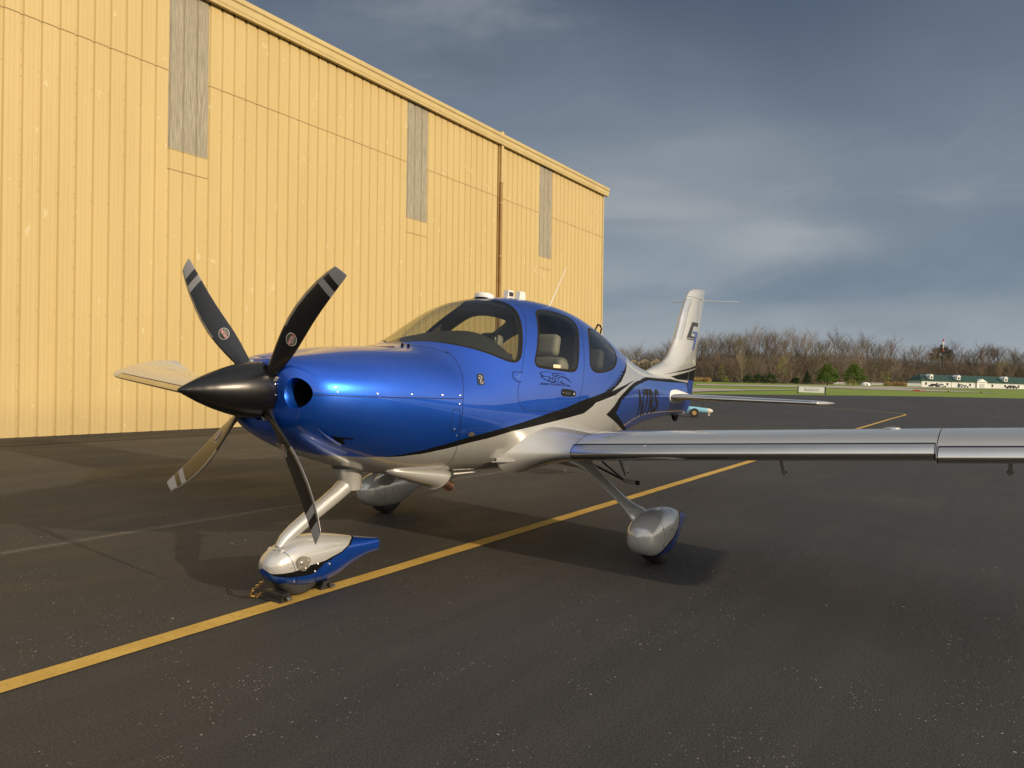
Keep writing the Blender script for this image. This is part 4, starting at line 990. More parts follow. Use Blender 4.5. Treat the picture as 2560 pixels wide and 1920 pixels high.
pr('hatch_gap', NP, smooth_poly([(-.173, .186), (-.178, .15), (-.134, .103), (-.079, .081), (-.061, .090), (-.068, .135), (-.099, .172), (-.14, .195)], 2), .003, SEAM, npant, closed=True)
def tyre(name, c, r, w_, parent):
    m = MB(); prof = [(-w_ / 2, r * .62), (-w_ / 2 * 1.05, r * .78), (-w_ / 2 * .9, r * .93), (-w_ / 2 * .55, r * .99), (0, r), (w_ / 2 * .55, r * .99), (w_ / 2 * .9, r * .93), (w_ / 2 * 1.05, r * .78), (w_ / 2, r * .62)]
    o = m.lathe(prof, c, (0, 1, 0), 48).build(name, TYRE, parent, 50)
    MB().lathe([(-w_ / 2 * .8, r * .60), (w_ / 2 * .8, r * .60)], c, (0, 1, 0), 32).build('wheel_rim', SILVER, o, 30)
    for dy in (-w_ * .22, 0, w_ * .22):
        g = MB().lathe([(-.003, r * .99 + .0016 - abs(dy) * .05), (.003, r * .99 + .0016 - abs(dy) * .05)], Vector(c) + Vector((0, dy, 0)), (0, 1, 0), 48, cap=False).build('tread_groove', BLK, o)
tyre('nose_tyre', (.0, 0, .172), .172, .13, plane)
# nose strut: leans forward from the cowl belly to the fork over the fairing
MB().tube([(-.45, 0, .74), (-.445, 0, .69), (-.405, 0, .645), (-.30, 0, .578), (-.10, 0, .470), (.04, 0, .392), (.10, 0, .355), (.145, 0, .312)], [.045, .056, .056, .048, .043, .041, .037, .026], 24, flat=[1.0, 1.0, 1.05, 1.1, 1.1, 1.05, .95, .8]).build('nose_gear_leg', SILVER, plane, 60)
MB().tube([(-.40, 0, .76), (-.41, 0, .70), (-.42, 0, .63), (-.42, 0, .60)], [.11, .085, .075, .07], 24).build('nose_leg_collar', SILVER, plane, 60)
MB().tube([(.15, -.062, .285), (.15, .062, .285)], .024, 16).build('fork_pivot', WHITE, plane, 50)
for sgn in (1, -1):
    MPs = MP
    if sgn > 0:
        bu_m = [(-1.925, .153), (-1.96, .128), (-2.02, .126), (-2.064, .154), (-2.153, .191), (-2.267, .228), (-2.361, .266), (-2.442, .311), (-2.52, .345), (-2.60, .350)]
        bl_m = [(-1.935, .146), (-1.97, .118), (-2.03, .112), (-2.075, .136), (-2.163, .172), (-2.277, .212), (-2.371, .252), (-2.455, .30), (-2.53, .333), (-2.61, .338)]
    bu_ = [xz_inv(MP, *q) for q in bu_m]; bl_ = [xz_inv(MP, *q) for q in bl_m]
    bl_ = [(2.6, 179.5), (2.9, 165)] + bl_[3:]; bu_ = [(2.2, 179.5), (2.45, 163)] + bu_[2:]
    bu_ = dens(bu_, .012, sx=PSX, sy=PSY); bl_ = dens(bl_, .012, sx=PSX, sy=PSY)
    if sgn > 0:
        mV, mT = triangulate((0, MP.smax, 0, 180), [(bu_, False), (bl_, False)], .013, PSX, PSY); c = mV[mT].mean(1)
        mt = np.zeros(len(mT), int)
        mt[inside(c, bu_ + [(MP.smax, bu_[-1][1]), (MP.smax, 180), (0, 180), (0, bu_[0][1])])] = 2
        mt[inside(c, bl_ + [(MP.smax, bl_[-1][1]), (MP.smax, 180), (0, 180), (0, bl_[0][1])])] = 1
    o = patch('main_wheel_fairing', MP, mV, mT, PM, mt, plane); o.location = (0 if sgn > 0 else -.03, 1.42 * sgn, 0)
    mi_ = np.concatenate([mt, mt * 0] if sgn > 0 else [mt * 0, mt]); o.data.polygons.foreach_set('material_index', mi_.astype(np.int32))
    p = MP.P(np.full(30, MP.smax), np.linspace(-180, 168, 30)); e = MB().add([tuple(v) for v in p], [tuple(range(30))]).build('fairing_tail_cap', SILVER, o)
    p = MP.P(np.full(30, 0.0), np.linspace(-180, 168, 30)); e = MB().add([tuple(v) for v in p], [tuple(range(30))]).build('fairing_nose_cap', SILVER, o)
    sy_ = 1
    pr('fairing_seam', MP, [(-2.06, .385), (-2.055, .33), (-2.06, .26), (-2.07, .19), (-2.07, .12)], .003, SEAM, o, side=sy_)
    pr('hatch_gap', MP, [(-2.20 + .045 * math.cos(a), .235 + .045 * math.sin(a)) for a in [k * math.pi / 10 for k in range(20)]], .003, SEAM, o, closed=True, side=sy_)
    for x, z in ((-2.045, .30), (-2.05, .18), (-2.20, .165)):
        s_, d_ = xz_inv(MP, x, z); p = MP.P(s_, d_)[0]; n_ = MP.Nn(s_, d_)[0]; MB().lathe([(0, .005), (.003, .004)], p, n_, 10).build('screw', DARKM, o)
    t_ = tyre('main_tyre', (-2.245, 1.42 * sgn, .178), .178, .15, plane)
    # flared composite leg
    P_ = [(.58, .76, -2.21, .200, .090), (.72, .725, -2.21, .175, .065), (.83, .68, -2.20, .110, .032), (.90, .630, -2.19, .088, .019), (1.0, .565, -2.175, .082, .017), (1.10, .500, -2.155, .080, .018), (1.18, .450, -2.14, .086, .022), (1.25, .408, -2.13, .105, .034), (1.31, .365, -2.13, .135, .055), (1.36, .30, -2.14, .14, .07)]
    ys = np.array(P_); n = len(ys); tt = np.linspace(0, n - 1, 40); q = np.array([Loft.pchip(ys[:, j], tt) for j in range(5)]).T; rings = []
    for i, (y, z, x, ch_, th) in enumerate(q):
        t = q[min(i + 1, 39), :2] - q[max(i - 1, 0), :2]; t /= np.linalg.norm(t); nrm = (-t[1], t[0])
        rings.append([Vector((x + ch_ * math.cos(a), (y + nrm[0] * th * math.sin(a)) * sgn, z + nrm[1] * th * math.sin(a))) for a in [2 * math.pi * k / 28 for k in range(28)]])
    MB().rings(rings, True).build('main_gear_leg', SILVER, plane, 70)
# exhaust fairing under the cowl, and the pipe
rings = []
for x, w_, h_ in ((-.50, .02, .008), (-.54, .05, .024), (-.62, .080, .036), (-.74, .105, .052), (-.88, .118, .063), (-1.02, .118, .068), (-1.10, .112, .065)):
    rings.append([Vector((x + .07 * (1 - math.sin(a)) * (1 if x < -1.05 else .3 if x < -.9 else 0), .24 + w_ * math.cos(a), .745 - .10 * (-.5 - x) / .6 + h_ * math.sin(a) * (1.25 if math.sin(a) < 0 else .8))) for a in [2 * math.pi * k / 28 for k in range(28)]])
MB().rings(rings, True).build('exhaust_fairing', SILVER, plane, 60)
MB().lathe([(0, .036), (.20, .039), (.202, .034), (.02, .031), (.02, .0005)], (-1.0, .24, .655), (-.88, 0, -.46), 28, cap=False).build('exhaust_pipe', COPPER, plane, 50)
# ================================================================ GROUND
def zfar(x, y): return -.006 * (x - 2.94) + .009 * (y - 3.55)
def g(x, y):
    d = math.hypot(x, y); k = min(max((d - 25) / 65, 0), 1); k = k * k * (3 - 2 * k)
    return k * max(min(zfar(x, y), 4.5), -4.5)
def grid_sheet(name, xs, ys, z, mat, inside_fn=None):
    V = [(x, y, z(x, y)) for x in xs for y in ys]; n = len(ys)
    F = [(i * n + j, (i + 1) * n + j, (i + 1) * n + j + 1, i * n + j + 1) for i in range(len(xs) - 1) for j in range(n - 1)]
    o = mk(name, V, F, mat, None, True); return tag(o, kind='structure')
def asphalt(name, c0, c1, dark=1.0, flecks=1.0):
    m, nt, p = new_mat(name); t = N(nt, 'ShaderNodeTexCoord').outputs['Object']
    st = noise_(nt, mapping(nt, t, (.10, 2.6, 1)), 1.6, 6, .62); big = noise_(nt, t, .16, 5, .6, dist=.4); mid = noise_(nt, mapping(nt, t, (.55, 1.2, 1)), 1.1, 6, .65)
    ag = noise_(nt, t, 95, 3, .75); fine = noise_(nt, t, 260, 2, .6)
    c = mixc(nt, maprange(nt, st, .35, .68), c0, c1)
    c = mixc(nt, maprange(nt, big, .35, .68, 0, .55), c, tuple(x * .70 for x in c0))
    c = mixc(nt, maprange(nt, mid, .45, .75, 0, .35), c, tuple(min(1, x * 1.35) for x in c1))
    c = mixc(nt, maprange(nt, ag, .40, .62, 0, .75), c, mixc(nt, 1, c, (.38, .38, .38), 'MULTIPLY'))
    c = mixc(nt, maprange(nt, fine, .54, .70, 0, .7), c, mixc(nt, 1, c, (2.3, 2.2, 2.0), 'MULTIPLY'))
    # pale flecks of chipped paint and grit, denser in streaks
    def fl(scale, thr, cut, streak):
        v = nt.nodes.new('ShaderNodeTexVoronoi'); v.inputs['Scale'].default_value = scale; v.inputs['Randomness'].default_value = 1
        ds = N(nt, 'ShaderNodeVectorMath'); ds.operation = 'ADD'; L(nt, t, ds.inputs[0])
        nz = N(nt, 'ShaderNodeVectorMath'); nz.operation = 'SCALE'; L(nt, noise_(nt, t, 60, 2, .5, 1), nz.inputs[0]); nz.inputs['Scale'].default_value = .012; L(nt, nz.outputs[0], ds.inputs[1])
        L(nt, ds.outputs[0], v.inputs['Vector'])
        sp = N(nt, 'ShaderNodeSeparateColor'); L(nt, v.outputs['Color'], sp.inputs[0])
        rad = math_(nt, 'MULTIPLY', sp.outputs[1], thr)
        a = math_(nt, 'LESS_THAN', v.outputs['Distance'], rad); b = math_(nt, 'GREATER_THAN', math_(nt, 'ADD', sp.outputs[0], streak), cut)
        return math_(nt, 'MULTIPLY', a, b)
    s1 = noise_(nt, mapping(nt, t, (.22, 1.5, 1), (0, 0, 0), (0, 0, .25)), 1.3, 5, .6); s2 = noise_(nt, mapping(nt, t, (1, 1, 1), (4, 1, 0)), 1.7, 4, .6)
    stv = math_(nt, 'MULTIPLY', math_(nt, 'SUBTRACT', math_(nt, 'MULTIPLY', s1, s2), .235), 4.0 * flecks)
    f = math_(nt, 'MAXIMUM', math_(nt, 'MAXIMUM', fl(26, .15, .965, stv), fl(75, .25, .962, stv)), fl(8, .085, .93, stv))
    c = mixc(nt, math_(nt, 'MULTIPLY', f, .75), c, (.42, .40, .34))
    L(nt, c, p.inputs['Base Color']); L(nt, maprange(nt, mid, .3, .7, .62, .80), p.inputs['Roughness']); p.inputs['Specular IOR Level'].default_value = .35
    b = N(nt, 'ShaderNodeBump'); b.inputs['Strength'].default_value = .55; b.inputs['Distance'].default_value = .004
    L(nt, math_(nt, 'ADD', ag, math_(nt, 'MULTIPLY', fine, .5)), b.inputs['Height']); L(nt, b.outputs[0], p.inputs['Normal'])
    return m
ASPH = asphalt('apron_asphalt', (.049, .0462, .043), (.059, .0555, .051))
STRIP = asphalt('new_sealed_asphalt', (.026, .026, .027), (.032, .031, .031), flecks=.8)
gm, nt, p = new_mat('mown_grass'); t = N(nt, 'ShaderNodeTexCoord').outputs['Object']
c = ramp(nt, noise_(nt, mapping(nt, t, (.5, 1, 1)), .06, 7, .65), [(.3, (.165, .255, .034)), (.5, (.205, .285, .045)), (.7, (.26, .30, .065))])
c = mixc(nt, maprange(nt, noise_(nt, t, 1.2, 4, .6), .4, .8, 0, .4), c, (.15, .135, .04)); L(nt, c, p.inputs['Base Color']); p.inputs['Roughness'].default_value = .9; p.inputs['Specular IOR Level'].default_value = .2
GRASS = gm
CONC = simple('taxiway_concrete', (.40, .345, .27), .85, var=.14, vscale=.15)
xs = [-1500, -1000, -760] + list(range(-600, 101, 12)) + [200, 500]; ys = [-1200, -800, -500] + list(range(-320, 301, 12)) + [400, 700, 1200]
grid_sheet('ground', xs, ys, lambda x, y: g(x, y) - (.04 if True else 0), GRASS)
def edge_x(y): return float(np.interp(y, [-400, -24.83, -19.99, -15.48, -9.33, -1.88, 5.68, 60, 300], [-52.4 + 0, -52.4, -62.4, -70.15, -79.6, -87.9, -93.7, -128, -200]))
rows = []
ys = list(np.arange(-60, 121, 3.0)); nx = 56; V = []
for y in ys:
    x0 = edge_x(y); 
    for i in range(nx + 1):
        t_ = i / nx; x = x0 + (60 - x0) * (1 - (1 - t_) ** 1.4); V.append((x, y, g(x, y)))
F = [(i * (nx + 1) + j, i * (nx + 1) + j + 1, (i + 1) * (nx + 1) + j + 1, (i + 1) * (nx + 1) + j) for i in range(len(ys) - 1) for j in range(nx)]
apron = tag(mk('apron', V, F, ASPH, None, True), kind='structure')
tag(mk('sealed_strip', [(-24.9, -10.9, .004), (14, -10.9, .004), (14, -9.19, .004), (4, -9.22, .004), (-1.9, -9.30, .004), (-8, -9.22, .004), (-24.9, -9.25, .004)], [(0, 1, 2, 3, 4, 5, 6)], STRIP), kind='structure')
# yellow line with a worn, gritty edge
ym, nt, p = new_mat('yellow_line_paint'); t = N(nt, 'ShaderNodeTexCoord').outputs['Object']
wear = noise_(nt, t, 38, 5, .75); w2 = noise_(nt, t, 150, 3, .7)
f = maprange(nt, math_(nt, 'ADD', math_(nt, 'MULTIPLY', wear, .5), math_(nt, 'MULTIPLY', w2, .5)), .34, .46)
c = mixc(nt, f, (.12, .095, .045), mixc(nt, maprange(nt, noise_(nt, t, 3, 5, .6), .3, .7), (.50, .31, .055), (.64, .41, .09))); L(nt, c, p.inputs['Base Color']); p.inputs['Roughness'].default_value = .75
b = N(nt, 'ShaderNodeBump'); b.inputs['Strength'].default_value = .5; b.inputs['Distance'].default_value = .003; L(nt, w2, b.inputs['Height']); L(nt, b.outputs[0], p.inputs['Normal'])
def strip(name, pts, wd, mat, off, kind='structure', jit=.003, rough_n=.35):
    V = []; P = []
    for i in range(len(pts) - 1):
        a, b = Vector(pts[i]), Vector(pts[i + 1]); m = max(1, int((b - a).length / rough_n))
        P += [a + (b - a) * k / m for k in range(m)]
    P.append(Vector(pts[-1]))
    for i, q in enumerate(P):
        tdir = (P[min(i + 1, len(P) - 1)] - P[max(i - 1, 0)]).normalized(); n_ = Vector((-tdir.y, tdir.x))
        ww = wd if not hasattr(wd, '__call__') else wd(q)
        for s_ in (1, -1):
            r = q + n_ * (s_ * ww / 2 + random.uniform(-jit, jit)); V.append((r.x, r.y, g(r.x, r.y) + off))
    F = [(2 * i, 2 * i + 1, 2 * i + 3, 2 * i + 2) for i in range(len(P) - 1)]
    return tag(mk(name, V, F, mat), kind=kind)
yl = [(9, .207), (1.63, .099), (-9.82, -.055), (-20, -.22), (-32, -.35), (-37.6, -.33)]
corner = [(-37.6 - .9 * math.sin(a), -.33 - .45 * (1 - math.cos(a)) * 1.0) for a in [k * math.pi / 16 for k in range(1, 12)]]
strip('yellow_taxi_line', yl + [(-38.4, -.40), (-39.0, -.62), (-39.6, -1.0), (-40.4, -1.9), (-41.4, -3.2), (-43, -5.5), (-46, -9), (-50, -13)], lambda q: .122 if q.x > -39 else .09, ym, .004)
# faint chalky streak left by old paint
fm, nt, p = new_mat('faded_paint_streak'); t = N(nt, 'ShaderNodeTexCoord').outputs['Object']
tr = N(nt, 'ShaderNodeBsdfTransparent'); sp = N(nt, 'ShaderNodeSeparateXYZ'); L(nt, t, sp.inputs[0])
wob = math_(nt, 'MULTIPLY', math_(nt, 'SUBTRACT', noise_(nt, mapping(nt, t, (1, .01, 1)), .8, 3, .5), .5), .12)
dist = math_(nt, 'ABSOLUTE', math_(nt, 'ADD', sp.outputs[1], wob))
al = math_(nt, 'MULTIPLY', maprange(nt, dist, .0, .09, 1, 0), maprange(nt, noise_(nt, t, 70, 4, .8), .44, .62)); al = math_(nt, 'MULTIPLY', al, .75)
p.inputs['Base Color'].default_value = (.30, .27, .22, 1); p.inputs['Roughness'].default_value = .8
mx = N(nt, 'ShaderNodeMixShader'); L(nt, al, mx.inputs[0]); L(nt, tr.outputs[0], mx.inputs[1]); L(nt, p.outputs[0], mx.inputs[2]); L(nt, mx.outputs[0], nt.nodes['Material Output'].inputs[0])
for y_, x0, x1 in ((-2.295, -14, 8),):
    o = mk('faded_line', [(x0, -.14, .003), (x1, -.14, .003), (x1, .14, .003), (x0, .14, .003)], [(0, 1, 2, 3)], fm); o.location = (0, y_, 0); tag(o, kind='structure')
# pale taxiways in the grass
def flat_poly(name, pts, mat, off):
    # triangulated strip following the ground
    bm = bmesh.new(); vs = [bm.verts.new((x, y, 0)) for x, y in pts]; bm.faces.new(vs)
    x0, x1 = min(p[0] for p in pts), max(p[0] for p in pts); q = x0 + 10
    while q < x1:
        bmesh.ops.bisect_plane(bm, geom=bm.verts[:] + bm.edges[:] + bm.faces[:], plane_co=(q, 0, 0), plane_no=(1, 0, 0)); q += 10
    bmesh.ops.triangulate(bm, faces=bm.faces)
    for v in bm.verts: v.co.z = g(v.co.x, v.co.y) + off
    me = bpy.data.meshes.new(name); bm.to_mesh(me); bm.free(); me.materials.append(mat)
    o = bpy.data.objects.new(name, me); COL.objects.link(o)
    if me.polygons and me.polygons[0].normal.z < 0: me.flip_normals()
    return tag(o, kind='structure')
flat_poly('taxiway', [(-168.7, -58.3), (-230, -46.5), (-268, -33), (-296, -29.9), (-320, 3), (-300, 14), (-224, -20.9), (-156.2, -20.6), (-161.7, -32.5), (-137.3, -47)], CONC, .03)
flat_poly('taxiway', [(-224.3, -20.9), (-152, 3.5), (-149, 2.9), (-150, -21.0)], CONC, .02)
flat_poly('taxiway', [(-96.3, -32.6), (-98.5, -26.7), (-114.4, -22.1), (-109.4, -21.3), (-86, -22.95), (-68.7, -22.9), (-62, -30)], CONC, .03)

# ================================================================ HANGAR (local x along the wall, z up the wall; its sheeting faces +y)
hang = thing('hangar', 'long yellow hangar of ribbed metal sheeting with three weathered skylight strips', 'hangar', (0, -10.66, 0)); hang.rotation_euler = (.025, 0, 0)
wm, nt, p = new_mat('yellow_sheet_metal'); t = N(nt, 'ShaderNodeTexCoord').outputs['Object']; gp = N(nt, 'ShaderNodeObjectInfo').outputs['Location']
ad = N(nt, 'ShaderNodeVectorMath'); ad.operation = 'ADD'; L(nt, t, ad.inputs[0]); L(nt, gp, ad.inputs[1]); wp = ad.outputs[0]
n1_ = noise_(nt, mapping(nt, wp, (1, 1, .14)), 1.3, 6, .65); n2_ = noise_(nt, mapping(nt, wp, (3, 1, .5)), 5, 5, .7)
c = mixc(nt, maprange(nt, n1_, .3, .7), (.495, .378, .162), (.535, .412, .184))
sz_ = N(nt, 'ShaderNodeSeparateXYZ'); L(nt, wp, sz_.inputs[0]); gr_ = math_(nt, 'MULTIPLY', maprange(nt, math_(nt, 'ADD', sz_.outputs[2], math_(nt, 'MULTIPLY', n2_, -.5)), -.1, .55, 1, 0), .30)
c = mixc(nt, gr_, c, (.30, .225, .12))
c = mixc(nt, maprange(nt, n2_, .55, .85, 0, .35), c, (.42, .315, .125))
sc1 = maprange(nt, noise_(nt, mapping(nt, wp, (1.6, 1, .9)), 4.2, 3, .5), .69, .73); c = mixc(nt, math_(nt, 'MULTIPLY', sc1, .6), c, (.62, .54, .33))
orr = N(nt, 'ShaderNodeObjectInfo').outputs['Random']; c = mixc(nt, math_(nt, 'MULTIPLY', orr, .10), c, (.44, .335, .135))
L(nt, c, p.inputs['Base Color']); p.inputs['Roughness'].default_value = .5; p.inputs['Specular IOR Level'].default_value = .35
b = N(nt, 'ShaderNodeBump'); b.inputs['Strength'].default_value = .34; b.inputs['Distance'].default_value = .02; L(nt, noise_(nt, mapping(nt, wp, (1, 1, .35)), 2.3, 3, .5), b.inputs['Height']); L(nt, b.outputs[0], p.inputs['Normal'])
WALLM = wm
sm, nt, p = new_mat('weathered_fibreglass'); t = N(nt, 'ShaderNodeTexCoord').outputs['Object']
fb = noise_(nt, mapping(nt, t, (55, 1, 2.2)), 1.0, 3, .6); fb2 = noise_(nt, mapping(nt, t, (120, 1, 60)), 1.0, 4, .8); big = noise_(nt, mapping(nt, t, (1.2, 1, .3)), 1.6, 3, .5)
c = mixc(nt, maprange(nt, fb, .32, .68), (.175, .16, .12), (.36, .33, .24)); c = mixc(nt, maprange(nt, fb2, .50, .68, 0, .75), c, (.66, .61, .45)); c = mixc(nt, maprange(nt, big, .35, .65, 0, .35), c, (.24, .21, .145))
L(nt, c, p.inputs['Base Color']); p.inputs['Roughness'].default_value = .7
SKYM = sm
TRIM = simple('yellow_trim', (.50, .39, .17), .45, var=.06, vscale=2); TRIMD = simple('dark_tan_trim', (.26, .15, .045), .5, var=.15, vscale=2)
LAPM = simple('painted_lap_shadow', (.25, .175, .07), .8)  # lap shadow painted as a dark strip on the upper sheets' lower edges
PT = .2992; X0 = -5.32
def profile(nr, start):
    """plan outline of nr rib pitches: (x, y) going towards -x"""
    q = []
    for k in range(nr):
        b = -k * PT
        q += [(b, .0), (b - .013, .0), (b - .040, .030), (b - .105, .03), (b - .110, .0265), (b - .121, .0265), (b - .126, .03), (b - .180, .03), (b - .185, .0265), (b - .196, .0265), (b - .201, .03), (b - PT + .029, .03), (b - PT + .013, .0)]
    q += [(-nr * PT, .0)]
    return q
PANEL = {}
def panel(name, x, z0, z1, mat, off=0, parent=hang, yo=0.0, k=3):
    key = (round(z1 - z0, 3), mat.name, k, z0 > .5)
    if key not in PANEL:
        q = profile(k, 0); n = len(q); V = [(a, b, 0) for a, b in q] + [(a, b - .0012, z1 - z0) for a, b in q]
        F = [(i + 1, i, n + i, n + i + 1) for i in range(n - 1)]
        # turned lap edges
        V += [(q[0][0] + .0, q[0][1] - .004, 0), (q[0][0], q[0][1] - .004, z1 - z0), (q[-1][0] - .02, q[-1][1] - .012, 0), (q[-1][0] - .02, q[-1][1] - .012, z1 - z0)]
        F += [(n - 1, 2 * n - 1, 2 * n + 3, 2 * n + 2)]
        V += [(a, b - .003, 0) for a, b in q]; m = 2 * n + 4
        F += [(i, i + 1, m + i + 1, m + i) for i in range(n - 1)]
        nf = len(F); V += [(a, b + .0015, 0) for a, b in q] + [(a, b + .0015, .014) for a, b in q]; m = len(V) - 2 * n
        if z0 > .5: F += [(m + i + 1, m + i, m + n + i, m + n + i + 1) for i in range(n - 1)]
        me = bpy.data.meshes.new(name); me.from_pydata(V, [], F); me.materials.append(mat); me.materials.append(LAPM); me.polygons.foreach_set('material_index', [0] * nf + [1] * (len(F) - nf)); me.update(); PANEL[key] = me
    o = bpy.data.objects.new(name, PANEL[key]); COL.objects.link(o); o.parent = parent; o.location = (x, off + yo, z0); return o
ZE, ZS, ZP, ZL = 9.22, 7.413, 5.80, 5.40
skx = [X0, X0 - 24 * PT, X0 - 48 * PT]
i = -45
while i < 66:
    x = X0 - i * PT; dy = random.uniform(0, .0025); kk = 2 if i == 63 else 3
    if any(abs(x - s_) < .1 for s_ in skx):
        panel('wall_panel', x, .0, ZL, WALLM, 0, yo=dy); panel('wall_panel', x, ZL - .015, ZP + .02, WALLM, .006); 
        panel('skylight_panel', x, ZP, ZE, SKYM, .0035)['label'] = 'weathered grey translucent sheet'
    else:
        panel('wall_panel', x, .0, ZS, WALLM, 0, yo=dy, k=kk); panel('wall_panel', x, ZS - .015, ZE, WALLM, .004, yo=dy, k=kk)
    i += 3
# screws: rows along the girts, closer ones up the lap ribs
m = MB()
hexa = [(math.cos(a), math.sin(a)) for a in [k * math.pi / 3 for k in range(6)]]
def scr(x, z, y=.001, r=.0085):
    m.add([(x + a * r, y - .001, z + b * r) for a, b in hexa] + [(x + a * r * .8, y + .005, z + b * r * .8) for a, b in hexa], [(6, 7, 8, 9, 10, 11)] + [(k, (k + 1) % 6, 6 + (k + 1) % 6, 6 + k) for k in range(6)])
for i in range(-45, 66):
    x = X0 - i * PT
    for z in (.12, 2.25, 4.4, 6.5, ZS + .05, ZE - .25): scr(x - .004, z + random.uniform(-.012, .012))
    if i % 3 == 0:
        z = .35
        while z < ZE: scr(x - .002, z + random.uniform(-.015, .015)); z += .46
m.build('wall_fasteners', simple('tan_screw_head', (.24, .15, .05), .45), hang, kind='stuff')
XL, XR = 8.6, X0 - 65 * PT - .03
# eave gutter: box gutter profile swept along the wall
gp_ = [(.02, -.02), (.06, -.045), (.155, -.045), (.165, .02), (.175, .035), (.175, .17), (.205, .20), (.205, .30), (.19, .31), (.02, .31)]
rg = [[Vector((x, y + .01, ZE + z * 1.0)) for y, z in gp_] for x in (XL, XR - .25)]
MB().rings(rg, True).build('eave_gutter', TRIM, hang)
MB().box(((XL + XR) / 2, .0, ZE - .02), (XL - XR, .06, .05)).build('painted_eave_shadow', BLK, hang)  # black strip standing in for the shade below the gutter
k = XL - 1.1
while k > XR:
    MB().box((k, .215, ZE + .25), (.03, .012, .11)).build('gutter_joint', TRIM, hang); k -= 6.0
MB().box((XR - .03, -.02, ZE / 2), (.10, .12, ZE + .02)).build('corner_trim', TRIM, hang, bevel=.01)
# rainwater pipe beside the expansion joint
xs_ = -17.12
MB().box((xs_ + .09, .034, ZE / 2 - .02), (.07, .012, ZE)).build('joint_cover', TRIMD, hang)
MB().box((xs_ - .03, .075, ZE - .9 + .45), (.13, .10, 1.75)).build('downspout', TRIM, hang, bevel=.012)
MB().box((xs_ - .01, .065, (ZE - 1.3) / 2), (.10, .075, ZE - 1.3)).build('downspout', TRIMD, hang, bevel=.012)
for z in (1.4, 3.4, 5.4, 7.2): MB().box((xs_ - .01, .07, z), (.15, .095, .03)).build('pipe_strap', TRIM, hang)
# end wall, roof
MB().box((XR + .05, -8, ZE / 2 + .1), (.08, 15.9, ZE + .2)).build('end_wall', WALLM, hang)
MB().box((XL - .05, -8, ZE / 2 + .1), (.08, 15.9, ZE + .2)).build('end_wall', WALLM, hang)
MB().add([(XL, .18, ZE + .30), (XR - .2, .18, ZE + .30), (XR - .2, -8, ZE + 1.6), (XL, -8, ZE + 1.6), (XR - .2, -16, ZE + .3), (XL, -16, ZE + .3)], [(0, 1, 2, 3), (3, 2, 4, 5)]).build('roof', TRIM, hang)
# ================================================================ FAR SIDE OF THE AIRFIELD
def brg(u, dist):
    """ground point at a compass bearing given as a fraction across the view, at a distance"""
    d = CF + CR * ((u - 1280) / 1802); d = Vector((d.x, d.y, 0)).normalized(); return CP.x + d.x * dist, CP.y + d.y * dist
UU_ = [1300, 1500, 1700, 1850, 2000, 2120, 2200, 2300, 2560, 2900, 3400]; DD_ = [440, 430, 350, 318, 338, 372, 430, 452, 462, 470, 520]
HT_ = [7, 7, 9.5, 12, 12, 13, 14, 12.5, 12, 13, 13]
def front(u): return float(np.interp(u, UU_, DD_))
def hill(u, dl): 
    k = min(max(dl / 75, 0), 1); return float(np.interp(u, UU_, HT_)) * k * k * (3 - 2 * k)
us_ = list(range(1250, 3450, 40)); dls = [-3, 0, 6, 15, 30, 50, 75, 110]
V = []
for u in us_:
    for dl in dls:
        x, y = brg(u, front(u) + dl); V.append((x, y, g(x, y) + hill(u, dl) - (.5 if dl < 0 else 0) + (noise.noise(Vector((u * .02, dl * .05, 0))) * .6 if dl > 0 else 0)))
n = len(dls); F = [(i * n + j, (i + 1) * n + j, (i + 1) * n + j + 1, i * n + j + 1) for i in range(len(us_) - 1) for j in range(n - 1)]
LITTER = simple('leaf_litter', (.105, .082, .055), .95, spec=.1, var=.35, vscale=.12)
tag(mk('hill', V, F, LITTER, None, True), kind='structure')
def barkmat(name, c, v=.25): return simple(name, c, .95, spec=.1, var=v, vscale=.5)
BARK = barkmat('grey_bark', (.13, .105, .08)); BARKP = barkmat('pale_bark', (.36, .29, .20)); TW = [barkmat('brown_twigs', (.165, .128, .092)), barkmat('grey_twigs', (.20, .163, .126)), barkmat('reddish_twigs', (.17, .122, .094)), barkmat('olive_twigs', (.175, .152, .082))]
TWP = barkmat('pale_twigs', (.27, .215, .14))
